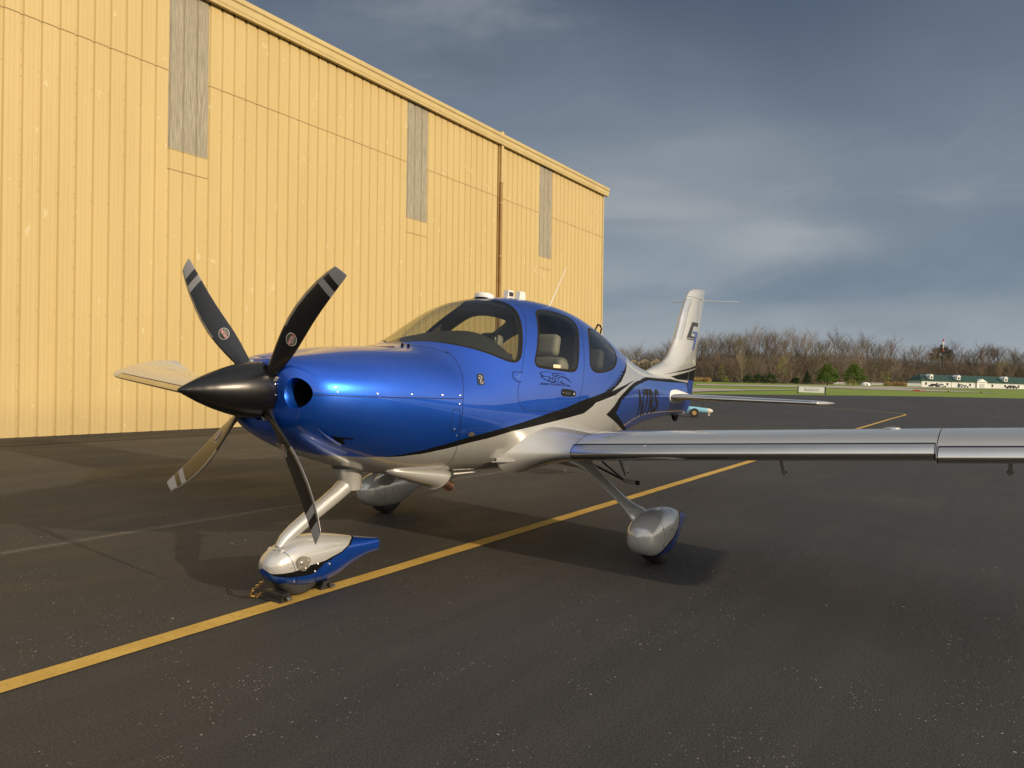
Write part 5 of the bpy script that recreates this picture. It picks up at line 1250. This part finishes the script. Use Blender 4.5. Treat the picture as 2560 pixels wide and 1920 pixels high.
def bare_tree(h, seed, spread=.5, twig=700):
    r = random.Random(seed); tr = MB(); cr = MB()
    def limb(mb, a, b, ra, rb, n=4):
        d = (b - a); t = d.normalized(); x = t.cross(Vector((.3, .9, .1))).normalized(); y = t.cross(x)
        V = [a + (x * math.cos(q) + y * math.sin(q)) * ra for q in [2 * math.pi * k / n for k in range(n)]] + [b + (x * math.cos(q) + y * math.sin(q)) * rb for q in [2 * math.pi * k / n for k in range(n)]]
        mb.add(V, [(k, (k + 1) % n, n + (k + 1) % n, n + k) for k in range(n)])
    p = Vector((0, 0, -.3)); tips = []
    fork = h * r.uniform(.28, .45); steps = 4
    for k in range(steps):
        q = Vector((p.x + r.uniform(-.02, .02) * h, p.y + r.uniform(-.02, .02) * h, fork * (k + 1) / steps)); limb(tr, p, q, h * .017 * (1 - .1 * k), h * .017 * (1 - .1 * (k + 1)), 6); p = q
    def grow(mb, a, d, ln, rad, lv):
        segs = 3; q = a
        for k in range(segs):
            d2 = (d + Vector((r.uniform(-.2, .2), r.uniform(-.2, .2), r.uniform(-.02, .22)))).normalized(); e = q + d2 * ln / segs
            limb(mb, q, e, rad * (1 - k * .22), rad * (1 - (k + 1) * .22), 3); 
            if lv > 0:
                for _ in range(2 if lv > 1 else 2):
                    ang = r.uniform(0, 6.28); sd = (d2 + Vector((math.cos(ang), math.sin(ang), r.uniform(0, .5))) * r.uniform(.5, 1.0)).normalized()
                    grow(cr, e, sd, ln * r.uniform(.42, .66), rad * .5, lv - 1)
            q = e; d = d2
        tips.append((q, d))
    for k in range(r.randint(4, 6)):
        ang = 6.28 * k / 5 + r.uniform(-.4, .4); d = Vector((math.cos(ang) * spread * r.uniform(.5, 1.3), math.sin(ang) * spread * r.uniform(.5, 1.3), 1)).normalized()
        grow(cr, p, d, h * r.uniform(.36, .58), h * .0085, 2)
    # fine twigs
    for _ in range(twig):
        q, d = r.choice(tips); ang = r.uniform(0, 6.28); dd = (d * .5 + Vector((math.cos(ang), math.sin(ang), r.uniform(.1, .9)))).normalized(); ln = h * r.uniform(.03, .075)
        o_ = q + Vector((r.gauss(0, .03), r.gauss(0, .03), r.gauss(0, .03))) * h; wd = Vector((-dd.y, dd.x, r.uniform(-.5, .5))).normalized() * h * .0019
        cr.add([o_ - wd, o_ + wd, o_ + dd * ln], [(0, 1, 2)])
    return tr, cr
def tree_meshes(h, seed, bark, twm, **kw):
    tr, cr = bare_tree(h, seed, **kw); out = []
    for nm, mb, m_ in (('trunk', tr, bark), ('crown', cr, twm)):
        me = bpy.data.meshes.new(nm); me.from_pydata(mb.V, [], mb.F); me.materials.append(m_); me.update(); out.append(me)
    return out
VAR = [tree_meshes(13, 10 + i, BARK, TW[i % 4], spread=.42 + .10 * (i % 3)) for i in range(8)]
PALE = tree_meshes(11, 77, BARKP, TWP, spread=.3, twig=500)
def plant(name, ms, x, y, z, sc_, label, cat, group=None, parts=('trunk', 'crown'), rot=None, sz=None):
    t = thing(name, label, cat, (x, y, z), random.uniform(0, 6.28) if rot is None else rot, group); t.scale = (sc_ if not hasattr(sc_, '__len__') else sc_) if hasattr(sc_, '__len__') else (sc_, sc_, sc_)
    for nm, me in zip(parts, ms):
        o = bpy.data.objects.new(nm, me); COL.objects.link(o); o.parent = t
    return t
cnt = 0
for row, (dl, st, hs, lab) in enumerate(((4, 21, .74, 'bare brown tree in the front rank of the wood across the airfield'), (16, 19, .86, 'bare tree in the second rank of the wood, partly hidden by those in front'), (33, 20, .90, 'bare tree halfway up the wooded bank'), (52, 19, .98, 'bare tree near the top of the wooded bank'), (76, 17, 1.02, 'tall bare tree on the skyline of the wood'))):
    u = 1465 + row * 5
    while u < 2720:
        if row == 4 and u > 2050 and random.random() < .25: u += st; continue
        d = front(u) + dl + random.uniform(-5, 5); x, y = brg(u, d); k = hs * random.uniform(.80, 1.22) * (.86 if u < 1720 else 1)
        plant('bare_tree', VAR[random.randrange(8)], x, y, g(x, y) + hill(u, dl) - .2, (k * 1.05, k * 1.05, k * .9), lab, 'tree', ('front rank of the wood', 'second rank of the wood', 'trees halfway up the bank', 'trees near the top of the bank', 'skyline trees of the wood')[row])
        cnt += 1; u += st * random.uniform(.7, 1.3)
# dense undergrowth and the trees too many to tell apart
def thicket(name, n, fn, mats, seed, h0, h1, wd):
    r = random.Random(seed); m = MB()
    for _ in range(n):
        x, y, z = fn(r); h = r.uniform(h0, h1); a = r.uniform(0, 6.28); w_ = wd * r.uniform(.6, 1.4); b = Vector((x, y, z)); lean = Vector((r.gauss(0, .6), r.gauss(0, .6), 1)).normalized()
        s_ = Vector((math.cos(a), math.sin(a), 0)) * w_; tp = b + lean * h
        m.add([b - s_, b + s_, tp + s_ * .15], [(0, 1, 2)], r.randrange(len(mats)))
    return tag(m.build(name, mats), 'brown leafless undergrowth filling the wood behind the airfield', 'undergrowth', kind='stuff')
def wood_pt(r):
    u = r.uniform(1440, 2750); dl = r.random() ** 1.1 * 92; x, y = brg(u, front(u) + dl + r.uniform(-2, 2)); return x, y, g(x, y) + hill(u, dl) + r.uniform(-.3, 1.5) + max(0, r.gauss(0, 2.2)) * (1 if dl > 3 else .3)
thicket('undergrowth', 52000, wood_pt, TW + [BARK], 5, .8, 4.6, .085)
# ---- leafy plants
def leafcloud(h, wd, seed, n=1500, shape='round', leaf=.22):
    r = random.Random(seed); m = MB(); lobes = []
    nl = 16 if shape == 'round' else 1
    for _ in range(nl * 2):
        a = r.uniform(0, 6.28); t_ = r.uniform(.18, .95); rr = wd / 2 * (math.sin(math.pi * min(1, t_ * .95 + .12)) ** .8) * r.uniform(.45, .85); lobes.append((Vector((math.cos(a) * rr, math.sin(a) * rr, h * t_)), wd * r.uniform(.10, .2)))
    for _ in range(n):
        if shape == 'cone':
            t_ = r.random() ** 1.2; a = r.uniform(0, 6.28); rr = wd / 2 * (1 - t_) * math.sqrt(r.random()) * (1 + .25 * math.sin(t_ * 60)); q = Vector((math.cos(a) * rr, math.sin(a) * rr, h * (.06 + .94 * t_)))
        else:
            c_, s_ = r.choice(lobes); v = Vector((r.gauss(0, 1), r.gauss(0, 1), r.gauss(0, .8))); q = c_ + v.normalized() * s_ * r.uniform(.5, 1.15)
        nn = Vector((r.gauss(0, 1), r.gauss(0, 1), r.gauss(0, 1))).normalized(); a_ = nn.cross(Vector((.2, .3, .9))).normalized(); b_ = nn.cross(a_); l_ = leaf * r.uniform(.6, 1.3)
        m.add([q - a_ * l_, q + b_ * l_ * .6, q + a_ * l_, q - b_ * l_ * .6], [(0, 1, 2, 3)])
    return m
def leafmat(name, c, c2):
    m, nt, p = new_mat(name); t = N(nt, 'ShaderNodeTexCoord').outputs['Object']; nz = noise_(nt, t, .9, 4, .7)
    L(nt, mixc(nt, maprange(nt, nz, .35, .65), c, c2), p.inputs['Base Color']); p.inputs['Roughness'].default_value = .75; p.inputs['Specular IOR Level'].default_value = .2
    return m
GRN1 = leafmat('bright_leaves', (.055, .11, .016), (.11, .17, .025)); GRN2 = leafmat('dark_leaves', (.022, .048, .018), (.045, .08, .022)); YEL = leafmat('yellow_green_leaves', (.18, .19, .045), (.27, .26, .07)); GOLD = leafmat('dry_grass_plumes', (.34, .22, .09), (.50, .34, .15)); CONIF = leafmat('conifer_needles', (.018, .034, .018), (.035, .055, .02))
def plumes(h, wd, seed, n=420):
    r = random.Random(seed); m = MB()
    for _ in range(n):
        a = r.uniform(0, 6.28); rr = wd / 2 * math.sqrt(r.random()); q = Vector((math.cos(a) * rr, math.sin(a) * rr, 0)); hh = h * r.uniform(.6, 1.05) * (1 - .35 * (rr / (wd / 2)) ** 2)
        tp = q + Vector((r.gauss(0, .16) * h * .6 + q.x * .15, r.gauss(0, .16) * h * .6 + q.y * .15, hh)); b = r.uniform(0, 6.28); s_ = Vector((math.cos(b), math.sin(b), 0)) * .07; md = q.lerp(tp, .72)
        m.add([q - s_ * .4, q + s_ * .4, md + s_, tp, md - s_], [(0, 1, 2, 3, 4)])
    return m
def bush(name, u, dist, h, wd, mat, label, cat, shape='round', n=1200, leaf=.22, group=None, dz=0, trunk=True):
    x, y = brg(u, dist); t = thing(name, label, cat, (x, y, g(x, y) + dz), 0, group)
    (plumes(h, wd, int(u)) if mat is GOLD else leafcloud(h, wd, int(u), n, shape, leaf)).build('crown' if trunk else 'foliage', mat, t)
    if trunk: MB().tube([(0, 0, -.3), (.05, 0, h * .3), (0, .05, h * .6)], [h * .03, h * .025, h * .01], 7).build('trunk', BARK, t)
    return t
bush('green_tree', 2068, 262, 6.9, 7.6, GRN1, 'bright green round tree just right of the white airfield sign, left one of the two', 'tree', n=4200, leaf=.20)
bush('green_tree', 2135, 318, 8.0, 9.2, [GRN1][0], 'dark green rounded tree left of the white dome, second of the two round trees', 'tree', n=4600, leaf=.22)
bush('conifer', 2017, 300, 5.4, 4.6, CONIF, 'small dark conifer left of the bright green round tree', 'tree', 'cone', n=1500, leaf=.2)
for i, (u, d, h, wd) in enumerate(((1868, 306, 3.0, 5.4), (1898, 307, 3.5, 6), (1925, 306, 3.9, 6.4), (1990, 310, 2.6, 4))):
    bush('evergreen_shrub', u, d, h, wd, GRN2, 'low dark evergreen shrub at the foot of the wood above the tailplane', 'shrub', n=900, leaf=.24, group='dark shrubs at the foot of the wood', trunk=False)
bush('budding_tree', 1955, 322, 9.8, 5.6, YEL, 'tall yellow-green budding tree in the middle of the wood', 'tree', n=1300, leaf=.13, dz=2.0)
bush('budding_tree', 1803, 325, 7.2, 4.0, YEL, 'small yellowish budding tree just right of the tail fin', 'tree', n=700, leaf=.13, dz=.5)
bush('budding_tree', 2218, 415, 6.8, 3.8, YEL, 'slim pale green tree between the white dome and the long white building', 'tree', n=900, leaf=.16, dz=.3)
bush('yellow_shrub', 1813, 304, 2.7, 3.6, YEL, 'low yellow shrub right of the tail fin at the edge of the wood', 'shrub', n=700, leaf=.16, trunk=False)
bush('yellow_shrub', 2130, 300, 1.9, 5.0, YEL, 'low yellow-green shrub below the darker of the round trees', 'shrub', n=600, leaf=.16, trunk=False)
for u, d, wd, lb in ((1748, 312, 6.5, 'wide clump of golden dry grass beside the tail fin'), (1768, 310, 3.0, 'narrow clump of golden dry grass next to the wide one by the tail fin')):
    bush('dry_grass_clump', u, d, 2.2, wd, GOLD, lb, 'grass clump', n=900, leaf=.2, trunk=False)
for i, (u, wd) in enumerate(((2221, 3.4), (2238, 2.4), (2249, 2.8), (2259, 2.4))):
    bush('dry_grass_clump', u, 352, 2.0, wd, GOLD, 'golden dry grass clump left of the white fence of the long white building', 'grass clump', n=500, leaf=.2, group='golden grass clumps left of the white building', trunk=False)
for i, (u, dd_, k) in enumerate(((1855, 10, .95), (2458, 12, .8), (2500, 14, 1.15), (2275, 8, .6))):
    x, y = brg(u, front(u) + dd_ - 8); plant('pale_tree', PALE, x, y, g(x, y) + hill(u, dd_ - 8) - .2, k, ('pale trunked tree standing in front of the dark shrubs', 'small pale tree above the gabled entrance of the long white building', 'large pale branching tree above the right part of the white building', 'short pale trunk left of the white building roof')[i], 'tree')
for i, (u, k) in enumerate(((2332, .9), (2343, 1.1), (2351, 1.15), (2362, 1.0), (2372, .85))):
    x, y = brg(u, front(u) + 84); t = bush('conifer', u, front(u) + 84, 10 * k, 6.2, CONIF, 'dark conifer on the skyline beside the red and white mast', 'tree', 'round', n=800, leaf=.38, group='dark conifers by the mast', dz=hill(u, 84) + 2.6)
# ---- far houses seen between the cabin roof and the fin
HW = simple('house_siding', (.42, .34, .22), .7, var=.08); HR = simple('house_shingles', (.13, .105, .085), .85, var=.15); WG = simple('far_window_glass', (.03, .035, .045), .15, spec=.6)
for i, (u, w_, lb) in enumerate(((1584, 7.5, 'tan gabled house in the wood, leftmost of the three by the rear window'), (1612, 9, 'wide tan house between the two gabled ones in the wood'), (1641, 7, 'tan gabled house nearest the tail fin'))):
    x, y = brg(u, front(u) + 26); h = thing('house', lb, 'house', (x, y, g(x, y) + hill(u, 26) + 2.6), math.atan2(CP.y - y, CP.x - x))
    wv = [(-4, -w_ / 2, 0), (-4, w_ / 2, 0), (-4, w_ / 2, 4.6), (-4, 0, 7.0), (-4, -w_ / 2, 4.6)]; wv += [(4, b, c_) for _, b, c_ in wv]
    MB().add(wv, [(0, 1, 2, 3, 4), (5, 9, 8, 7, 6), (0, 5, 6, 1), (1, 6, 7, 2), (4, 9, 5, 0)]).build('wall', HW, h)
    MB().add([(-4.4, -w_ / 2 - .4, 4.4), (4.4, -w_ / 2 - .4, 4.4), (4.4, 0, 7.25), (-4.4, 0, 7.25), (4.4, w_ / 2 + .4, 4.4), (-4.4, w_ / 2 + .4, 4.4)], [(0, 1, 2, 3), (3, 2, 4, 5)]).build('roof', HR, h)
    for yy in (-w_ * .25, w_ * .25):
        for zz in (1.5, 3.7): MB().box((4.03, yy, zz), (.06, 1.0, 1.3)).build('window', WG, h)
# ---- long white building with a green roof
xa, ya = brg(2304, 357); xb, yb = brg(2700, 400); bd_ = Vector((xb - xa, yb - ya, 0)); Lb = bd_.length; ang = math.atan2(bd_.y, bd_.x)
BW = simple('white_siding', (.70, .70, .69), .6, var=.05, vscale=.3); GR = simple('green_roof', (.022, .065, .045), .5, var=.12, vscale=.3); TRW = simple('white_trim', (.78, .78, .76), .5)
zb = min(g(xa, ya), g(xb, yb)) - .1
bld = thing('stable_building', 'long low white building with a dark green roof, small dormers and a gabled entrance', 'building', (xa, ya, zb), ang)
sgn_ = 1 if (Matrix.Rotation(-ang, 3, 'Z') @ (CP - Vector((xa, ya, 0)))).y > 0 else -1
Y = lambda v: v * sgn_
dzb = g(xb, yb) - g(xa, ya)
MB().box((Lb / 2, Y(-5), 1.45), (Lb, 10, 2.9)).build('wall', BW, bld)
MB().add([(-.6, Y(.7), 2.8), (Lb + .6, Y(.7), 2.8), (Lb - 1, Y(-5), 5.6), (2.2, Y(-5), 5.6), (Lb + .6, Y(-10.7), 2.8), (-.6, Y(-10.7), 2.8)], [(0, 1, 2, 3), (3, 2, 4, 5), (0, 3, 5), (1, 4, 2)]).build('roof', GR, bld)
def bx_(px): return (px - 2304) / 396 * Lb * (1 + .06 * (2700 - px) / 396) if False else Lb * ((px - 2304) * 357) / ((px - 2304) * 357 + (2700 - px) * 400)
for px in (2330, 2403, 2524, 2600):
    x = bx_(px); d = MB(); d.box((x, Y(-1.2), 4.25), (1.5, 2.6, 1.5)); o = d.build('dormer', TRW, bld)
    MB().add([(x - 1, Y(.3), 4.9), (x, Y(.3), 5.7), (x, Y(-3), 5.7), (x - 1, Y(-3), 4.9), (x + 1, Y(.3), 4.9), (x + 1, Y(-3), 4.9)], [(0, 1, 2, 3), (1, 4, 5, 2), (0, 4, 1)]).build('dormer_roof', TRW, o)
    MB().box((x, Y(.13), 4.2), (.7, .06, .8)).build('window', WG, o)
gx = bx_(2463); ge = MB().add([(gx - 2.3, Y(.5), 0), (gx + 2.3, Y(.5), 0), (gx + 2.3, Y(.5), 3.0), (gx, Y(.5), 4.3), (gx - 2.3, Y(.5), 3.0), (gx - 2.3, Y(-4), 0), (gx + 2.3, Y(-4), 0), (gx + 2.3, Y(-4), 3.0), (gx, Y(-4), 4.3), (gx - 2.3, Y(-4), 3.0)], [(0, 1, 2, 3, 4), (0, 4, 9, 5), (1, 6, 7, 2), (4, 3, 8, 9), (3, 2, 7, 8)]).build('entrance_gable', TRW, bld)
MB().box((gx, Y(.55), 1.2), (2.2, .08, 2.2)).build('entrance_door', simple('grey_door', (.50, .50, .50), .6), ge)
for px in (2316, 2346, 2374, 2404, 2434, 2491, 2523, 2556, 2590, 2630):
    f_ = MB().box((bx_(px), Y(.03), 1.55), (1.0, .10, 1.3)).build('window_frame', TRW, bld); MB().box((bx_(px), Y(.09), 1.55), (.75, .03, 1.05)).build('pane', WG, f_)
for px in (2357, 2385, 2450, 2478, 2536): MB().box((bx_(px), Y(.06), 1.45), (.12, .05, 2.8)).build('drainpipe', simple('grey_pipe', (.45, .45, .45), .5), bld)
# parked cars in front of it
def car(u, dist, colr, lb):
    x, y = brg(u, dist); a = ang + random.uniform(-.1, .1); c_ = thing('parked_car', lb, 'car', (x, y, g(x, y)), a)
    body = [(-2.2, .35), (-2.25, .75), (-1.5, .85), (-.9, 1.4), (.7, 1.42), (1.35, .9), (2.15, .78), (2.25, .4)]
    MB().prism(body, (1, 0, 0), (0, 0, 1), (0, -.85, 0), (0, 1.7, 0)).build('body', colr, c_, bevel=.08)
    MB().prism([(-1.3, .92), (-.82, 1.33), (.62, 1.35), (1.1, .92)], (1, 0, 0), (0, 0, 1), (0, -.87, 0), (0, 1.74, 0)).build('windows', WG, c_)
    for wx in (-1.4, 1.4):
        for wy in (-.86, .70): MB().lathe([(0, .33), (.18, .33)], (wx, wy, .33), (0, 1, 0), 14).build('wheel', TYRE, c_)
CARK = simple('dark_car_paint', (.02, .021, .024), .3, coat=1); CARW = simple('white_car_paint', (.6, .6, .6), .3, coat=1); CARS = simple('silver_car_paint', (.3, .31, .32), .3, .6, coat=1)
for u, mt_, lb in ((2336, CARK, 'dark car parked in front of the white building below its first dormer'), (2352, CARW, 'white car parked beside the dark one below the first dormer'), (2408, CARS, 'silver car parked below the second dormer'), (2530, CARK, 'dark car parked at the right end below the last dormer')): car(u, 349 + (u - 2304) * .09, mt_, lb)
# white rail fences
def rail_fence(u0, d0, u1, d1, h, lb, n, rails=3, nm='rail_fence'):
    xa_, ya_ = brg(u0, d0); xb_, yb_ = brg(u1, d1); f_ = thing(nm, lb, 'fence', (xa_, ya_, g(xa_, ya_)))
    for k in range(n + 1):
        t_ = k / n; x, y = xa_ + (xb_ - xa_) * t_, ya_ + (yb_ - ya_) * t_; MB().box((x - xa_, y - ya_, g(x, y) - g(xa_, ya_) + h / 2), (.16, .16, h)).build('post', TRW, f_)
    for r_ in range(rails):
        z = h * (r_ + .7) / rails; a, b = Vector((0, 0, z)), Vector((xb_ - xa_, yb_ - ya_, g(xb_, yb_) - g(xa_, ya_) + z)); MB().tube([a, b], .09, 4).build('rail', TRW, f_)
rail_fence(2262, 352, 2303, 356, 1.3, 'white fence joining the left end of the long white building', 8, 4)
rail_fence(2170, 372, 2215, 384, 1.2, 'white rail fence right of the white dome', 9, 2)
rail_fence(2085, 345, 2128, 350, 1.1, 'white rail fence behind the bright green round tree', 8, 2)
# white dome shelter
x, y = brg(2163, 345); dm = thing('dome_shelter', 'small white dome shelter left of the golden grass clumps', 'shelter', (x, y, g(x, y)))
MB().lathe([(0, 2.1), (.5, 2.0), (.95, 1.6), (1.3, .9), (1.42, .01)], (0, 0, 0), (0, 0, 1), 20).build('cover', TRW, dm, 60); MB().box((1.55, .9, .4), (.5, .7, .8)).build('doorway', WG, dm)
# red and white mast
x, y = brg(2354, 470); mt = thing('radio_mast', 'red and white striped mast above the dark conifers on the skyline', 'mast', (x, y, g(x, y) + 10)); MR = simple('mast_red', (.45, .03, .02), .5)
zt = 0
MB().tube([(0, 0, 0), (0, 0, 13.5)], .16, 6).build('pole', DARKM, mt)
for z0, z1, m_ in ((13.5, 15.2, TRW), (15.2, 16.4, MR)): MB().tube([(0, 0, z0), (0, 0, z1)], .42 if z0 > 14 else .36, 8).build('banded_head', m_, mt)
for z0, m_ in ((9.5, MR), (11.5, TRW)): MB().tube([(0, 0, z0), (0, 0, z0 + 2)], .22, 6).build('band', m_, mt)
# airfield sign
x, y = brg(2029.5, 84.2); sg = thing('airfield_sign', 'low wide white sign between two dark posts at the edge of the apron', 'sign', (x, y, g(x, y)), math.atan2(CP.y - y, CP.x - x) + .05)
S_ = 84.2 * .966 / 1802 * 1.0
MB().box((0, 0, .47), (.10, 2.62, .60)).build('board', simple('sign_white', (.78, .78, .76), .6, var=.04), sg)
for q in (-1.36, 1.36): MB().box((0, q, .42), (.14, .12, .84)).build('post', simple('green_black_post', (.03, .045, .03), .6), sg)
def signtext(body, z0, z1, w_):
    bm = text_mesh(body, .004); bmesh.ops.triangulate(bm, faces=bm.faces)
    V = [(.053, -w_ / 2 + v.co.x * w_, z0 + v.co.y * (z1 - z0)) for v in bm.verts]; F = [[v.index for v in f.verts] for f in bm.faces]; bm.free(); mk('sign_lettering', V, F, simple('grey_lettering', (.22, .24, .21), .7), sg)
signtext('MILLION AIR', .44, .60, 1.50); signtext('____________________', .34, .40, 1.45); signtext('AVIATION CENTER', .355, .415, 1.40) if False else None
# red barricade and yellow taxiway markers
x, y = brg(2298.5, 143); rb = thing('barricade', 'low red and white airfield barricade lying beyond the apron', 'barricade', (x, y, g(x, y)), math.atan2(CP.y - y, CP.x - x)); 
MB().box((0, 0, .14), (.25, 1.7, .26)).build('beam', simple('barricade_red', (.60, .03, .02), .5), rb, bevel=.03)
for q in (.25, .6): MB().box((.13, q, .15), (.01, .16, .2)).build('white_stripe', PWHITE, rb)
MB().box((0, -1.0, .08), (.2, .3, .12)).build('foot', DARKM, rb)
MY = simple('marker_yellow', (.55, .42, .05), .5)
for u, d, lb in ((2371, 142, 'small yellow and black marker board right of the red barricade'), (2453, 146, 'small yellow marker stub near the end of the pale taxiway')):
    x, y = brg(u, d); mk_ = thing('taxiway_marker', lb, 'marker', (x, y, g(x, y)), math.atan2(CP.y - y, CP.x - x)); MB().box((0, 0, .16), (.06, .40, .22)).build('panel', MY, mk_); MB().box((.035, 0, .16), (.01, .16, .14)).build('symbol', BLK, mk_)
    for q in (-.15, .15): MB().box((0, q, .03), (.05, .05, .1)).build('leg', DARKM, mk_)
# ---- blue tow tug behind the tail
tx, ty = -23.7, -5.95
tug = thing('tow_tug', 'pale blue two-wheeled tow tug standing on the apron behind the tail', 'tow tug', (tx, ty, g(tx, ty))); rdir = Vector((CR.x, CR.y, 0)).normalized(); tug.rotation_euler = (0, 0, math.atan2(rdir.y, rdir.x) - .25)
MB().lathe([(-.70, .10), (-.68, .13), (-.1, .12), (.35, .095), (.36, .09)], (0, 0, .27), (1, 0, -.03), 20).build('body', CYAN, tug, 40)
MB().lathe([(.355, .095), (.45, .088), (.53, .05), (.56, .012)], (0, 0, .27), (1, 0, -.03), 20).build('nose_cone', CREAM, tug, 40)
MB().prism([(-.75, .13), (-.55, .13), (-.2, .18), (-.25, .36), (-.5, .46), (-.72, .30)], (1, 0, 0), (0, 0, 1), (0, -.16, 0), (0, .32, 0)).build('motor_housing', CYAN, tug, bevel=.02)
MB().box((.42, 0, .15), (.06, .1, .16)).build('foot', CREAM, tug); MB().tube([(-.12, -.25, .17), (-.12, .25, .17)], .02, 8).build('axle', DARKM, tug)
for q in (-.27, .27):
    o = MB().lathe([(-.045, .11), (-.05, .15), (-.03, .172), (.03, .172), (.05, .15), (.045, .11)], (-.12, q, .172), (0, 1, 0), 24).build('wheel', TYRE, tug, 40); MB().lathe([(-.052, .085), (.052, .085)], (-.12, q, .172), (0, 1, 0), 16).build('rim', GOLD, o)
MB().tube([(.20, 0, .33), (.20, 0, .78)], .024, 8).build('handle_rod', DARKM, tug); MB().tube([(.20, -.1, .78), (.20, .1, .78)], .018, 8).build('handle_bar', DARKM, tug); MB().tube([(.42, 0, .30), (.42, 0, .52)], .005, 6).build('cable', DARKM, tug)

# ---- wheel chocks round the nose wheel
ck = thing('wheel_chocks', 'pair of black ribbed rubber chocks joined by a brass chain under the nose wheel', 'wheel chocks', (0, 0, 0))
CKM = simple('chock_rubber', (.018, .017, .016), .45, spec=.5, var=.3, vscale=30)
def chock(cx, y0, y1, tilt=0):
    prof = [(-.045, 0), (.045, 0), (.042, .015), (.036, .018), (.036, .028), (.029, .031), (.028, .043), (.018, .052), (-.018, .052), (-.028, .043), (-.029, .031), (-.036, .028), (-.036, .018), (-.042, .015)]
    o = MB().prism(prof, (math.cos(tilt), math.sin(tilt), 0), (0, 0, 1), (cx, y0, .003), ((y0 - y1) * math.sin(tilt), y1 - y0, 0)).build('chock', CKM, ck)
    MB().lathe([(0, .013), (.002, .013), (.002, .001)], (cx, y1 + .001, .030), (0, 1, 0), 16).build('core_hole', BLK, o)
    return o
chock(.158, -.075, .095, .06); chock(-.19, -.06, .075, -.1)
for cx, yy in ((.150, .118), (-.198, .105)):
    MB().tube([(cx, yy - .03, .028), (cx, yy + .012, .028)], .010, 10).build('eye_bolt', STEEL, ck); MB().lathe([(-.006, .011), (0, .012), (.006, .011)], (cx, yy + .01, .028), (0, 1, 0), 6).build('nut', STEEL, ck)
BRASS = simple('brass_chain', (.36, .24, .10), .35, 1.0, var=.3, vscale=60)
pts = [Vector((.235, -.17, .03)), Vector((.30, -.20, .012)), Vector((.38, -.16, .012)), Vector((.395, -.05, .05)), Vector((.34, .0, .13))]
pts = [Vector((.16, -.08, .035)), Vector((.215, -.11, .012)), Vector((.262, -.095, .03)), Vector((.268, -.06, .075)), Vector((.225, -.02, .125))]
sp_ = []
for k in range(23):
    t_ = k / 22 * (len(pts) - 1); i = min(int(t_), len(pts) - 2); sp_.append(pts[i].lerp(pts[i + 1], t_ - i))
base = None
for k in range(22):
    a, b = sp_[k], sp_[k + 1]; d = (b - a).normalized(); up_ = Vector((0, 0, 1)) if k % 2 else Vector((0, 1, .2)); s_ = d.cross(up_).normalized(); c_ = (a + b) / 2; l_ = (b - a).length * .72
    MB().tube([c_ + d * l_ * math.cos(q) + s_ * .009 * math.sin(q) for q in [2 * math.pi * j / 10 for j in range(11)]], .0036, 5, cap=False).build('chain_link', BRASS, ck)

# ---- dark belt of trees on the sunward side, which shows as the skyline in the paint
r = random.Random(3); V = []; F = []
pb = [(-420, 160), (-300, 230), (-180, 260), (-60, 270), (60, 265), (200, 240), (320, 180), (380, 60), (380, -60)]
P = []
for i in range(len(pb) - 1):
    for k in range(14): t_ = k / 14; P.append((pb[i][0] + (pb[i + 1][0] - pb[i][0]) * t_, pb[i][1] + (pb[i + 1][1] - pb[i][1]) * t_))
for i, (x, y) in enumerate(P):
    h = 8 + 5 * noise.noise(Vector((i * .31, 0, 0))) + 4 * noise.noise(Vector((i * 1.3, 5, 0)))
    c_ = Vector((x, y, 0)).normalized()
    for rad, hh in ((0, -3), (-3, h * .6), (0, h), (8, h * 1.05), (18, -3)): V.append((x + c_.x * rad, y + c_.y * rad, g(x, y) + hh))
for i in range(len(P) - 1):
    for j in range(4): F.append((i * 5 + j, (i + 1) * 5 + j, (i + 1) * 5 + j + 1, i * 5 + j + 1))
tag(mk('tree_belt', V, F, simple('woodland_mass', (.06, .055, .04), .95, var=.4, vscale=.2), None, True), 'long belt of woodland closing the horizon on the sunny side', 'woodland', kind='stuff')
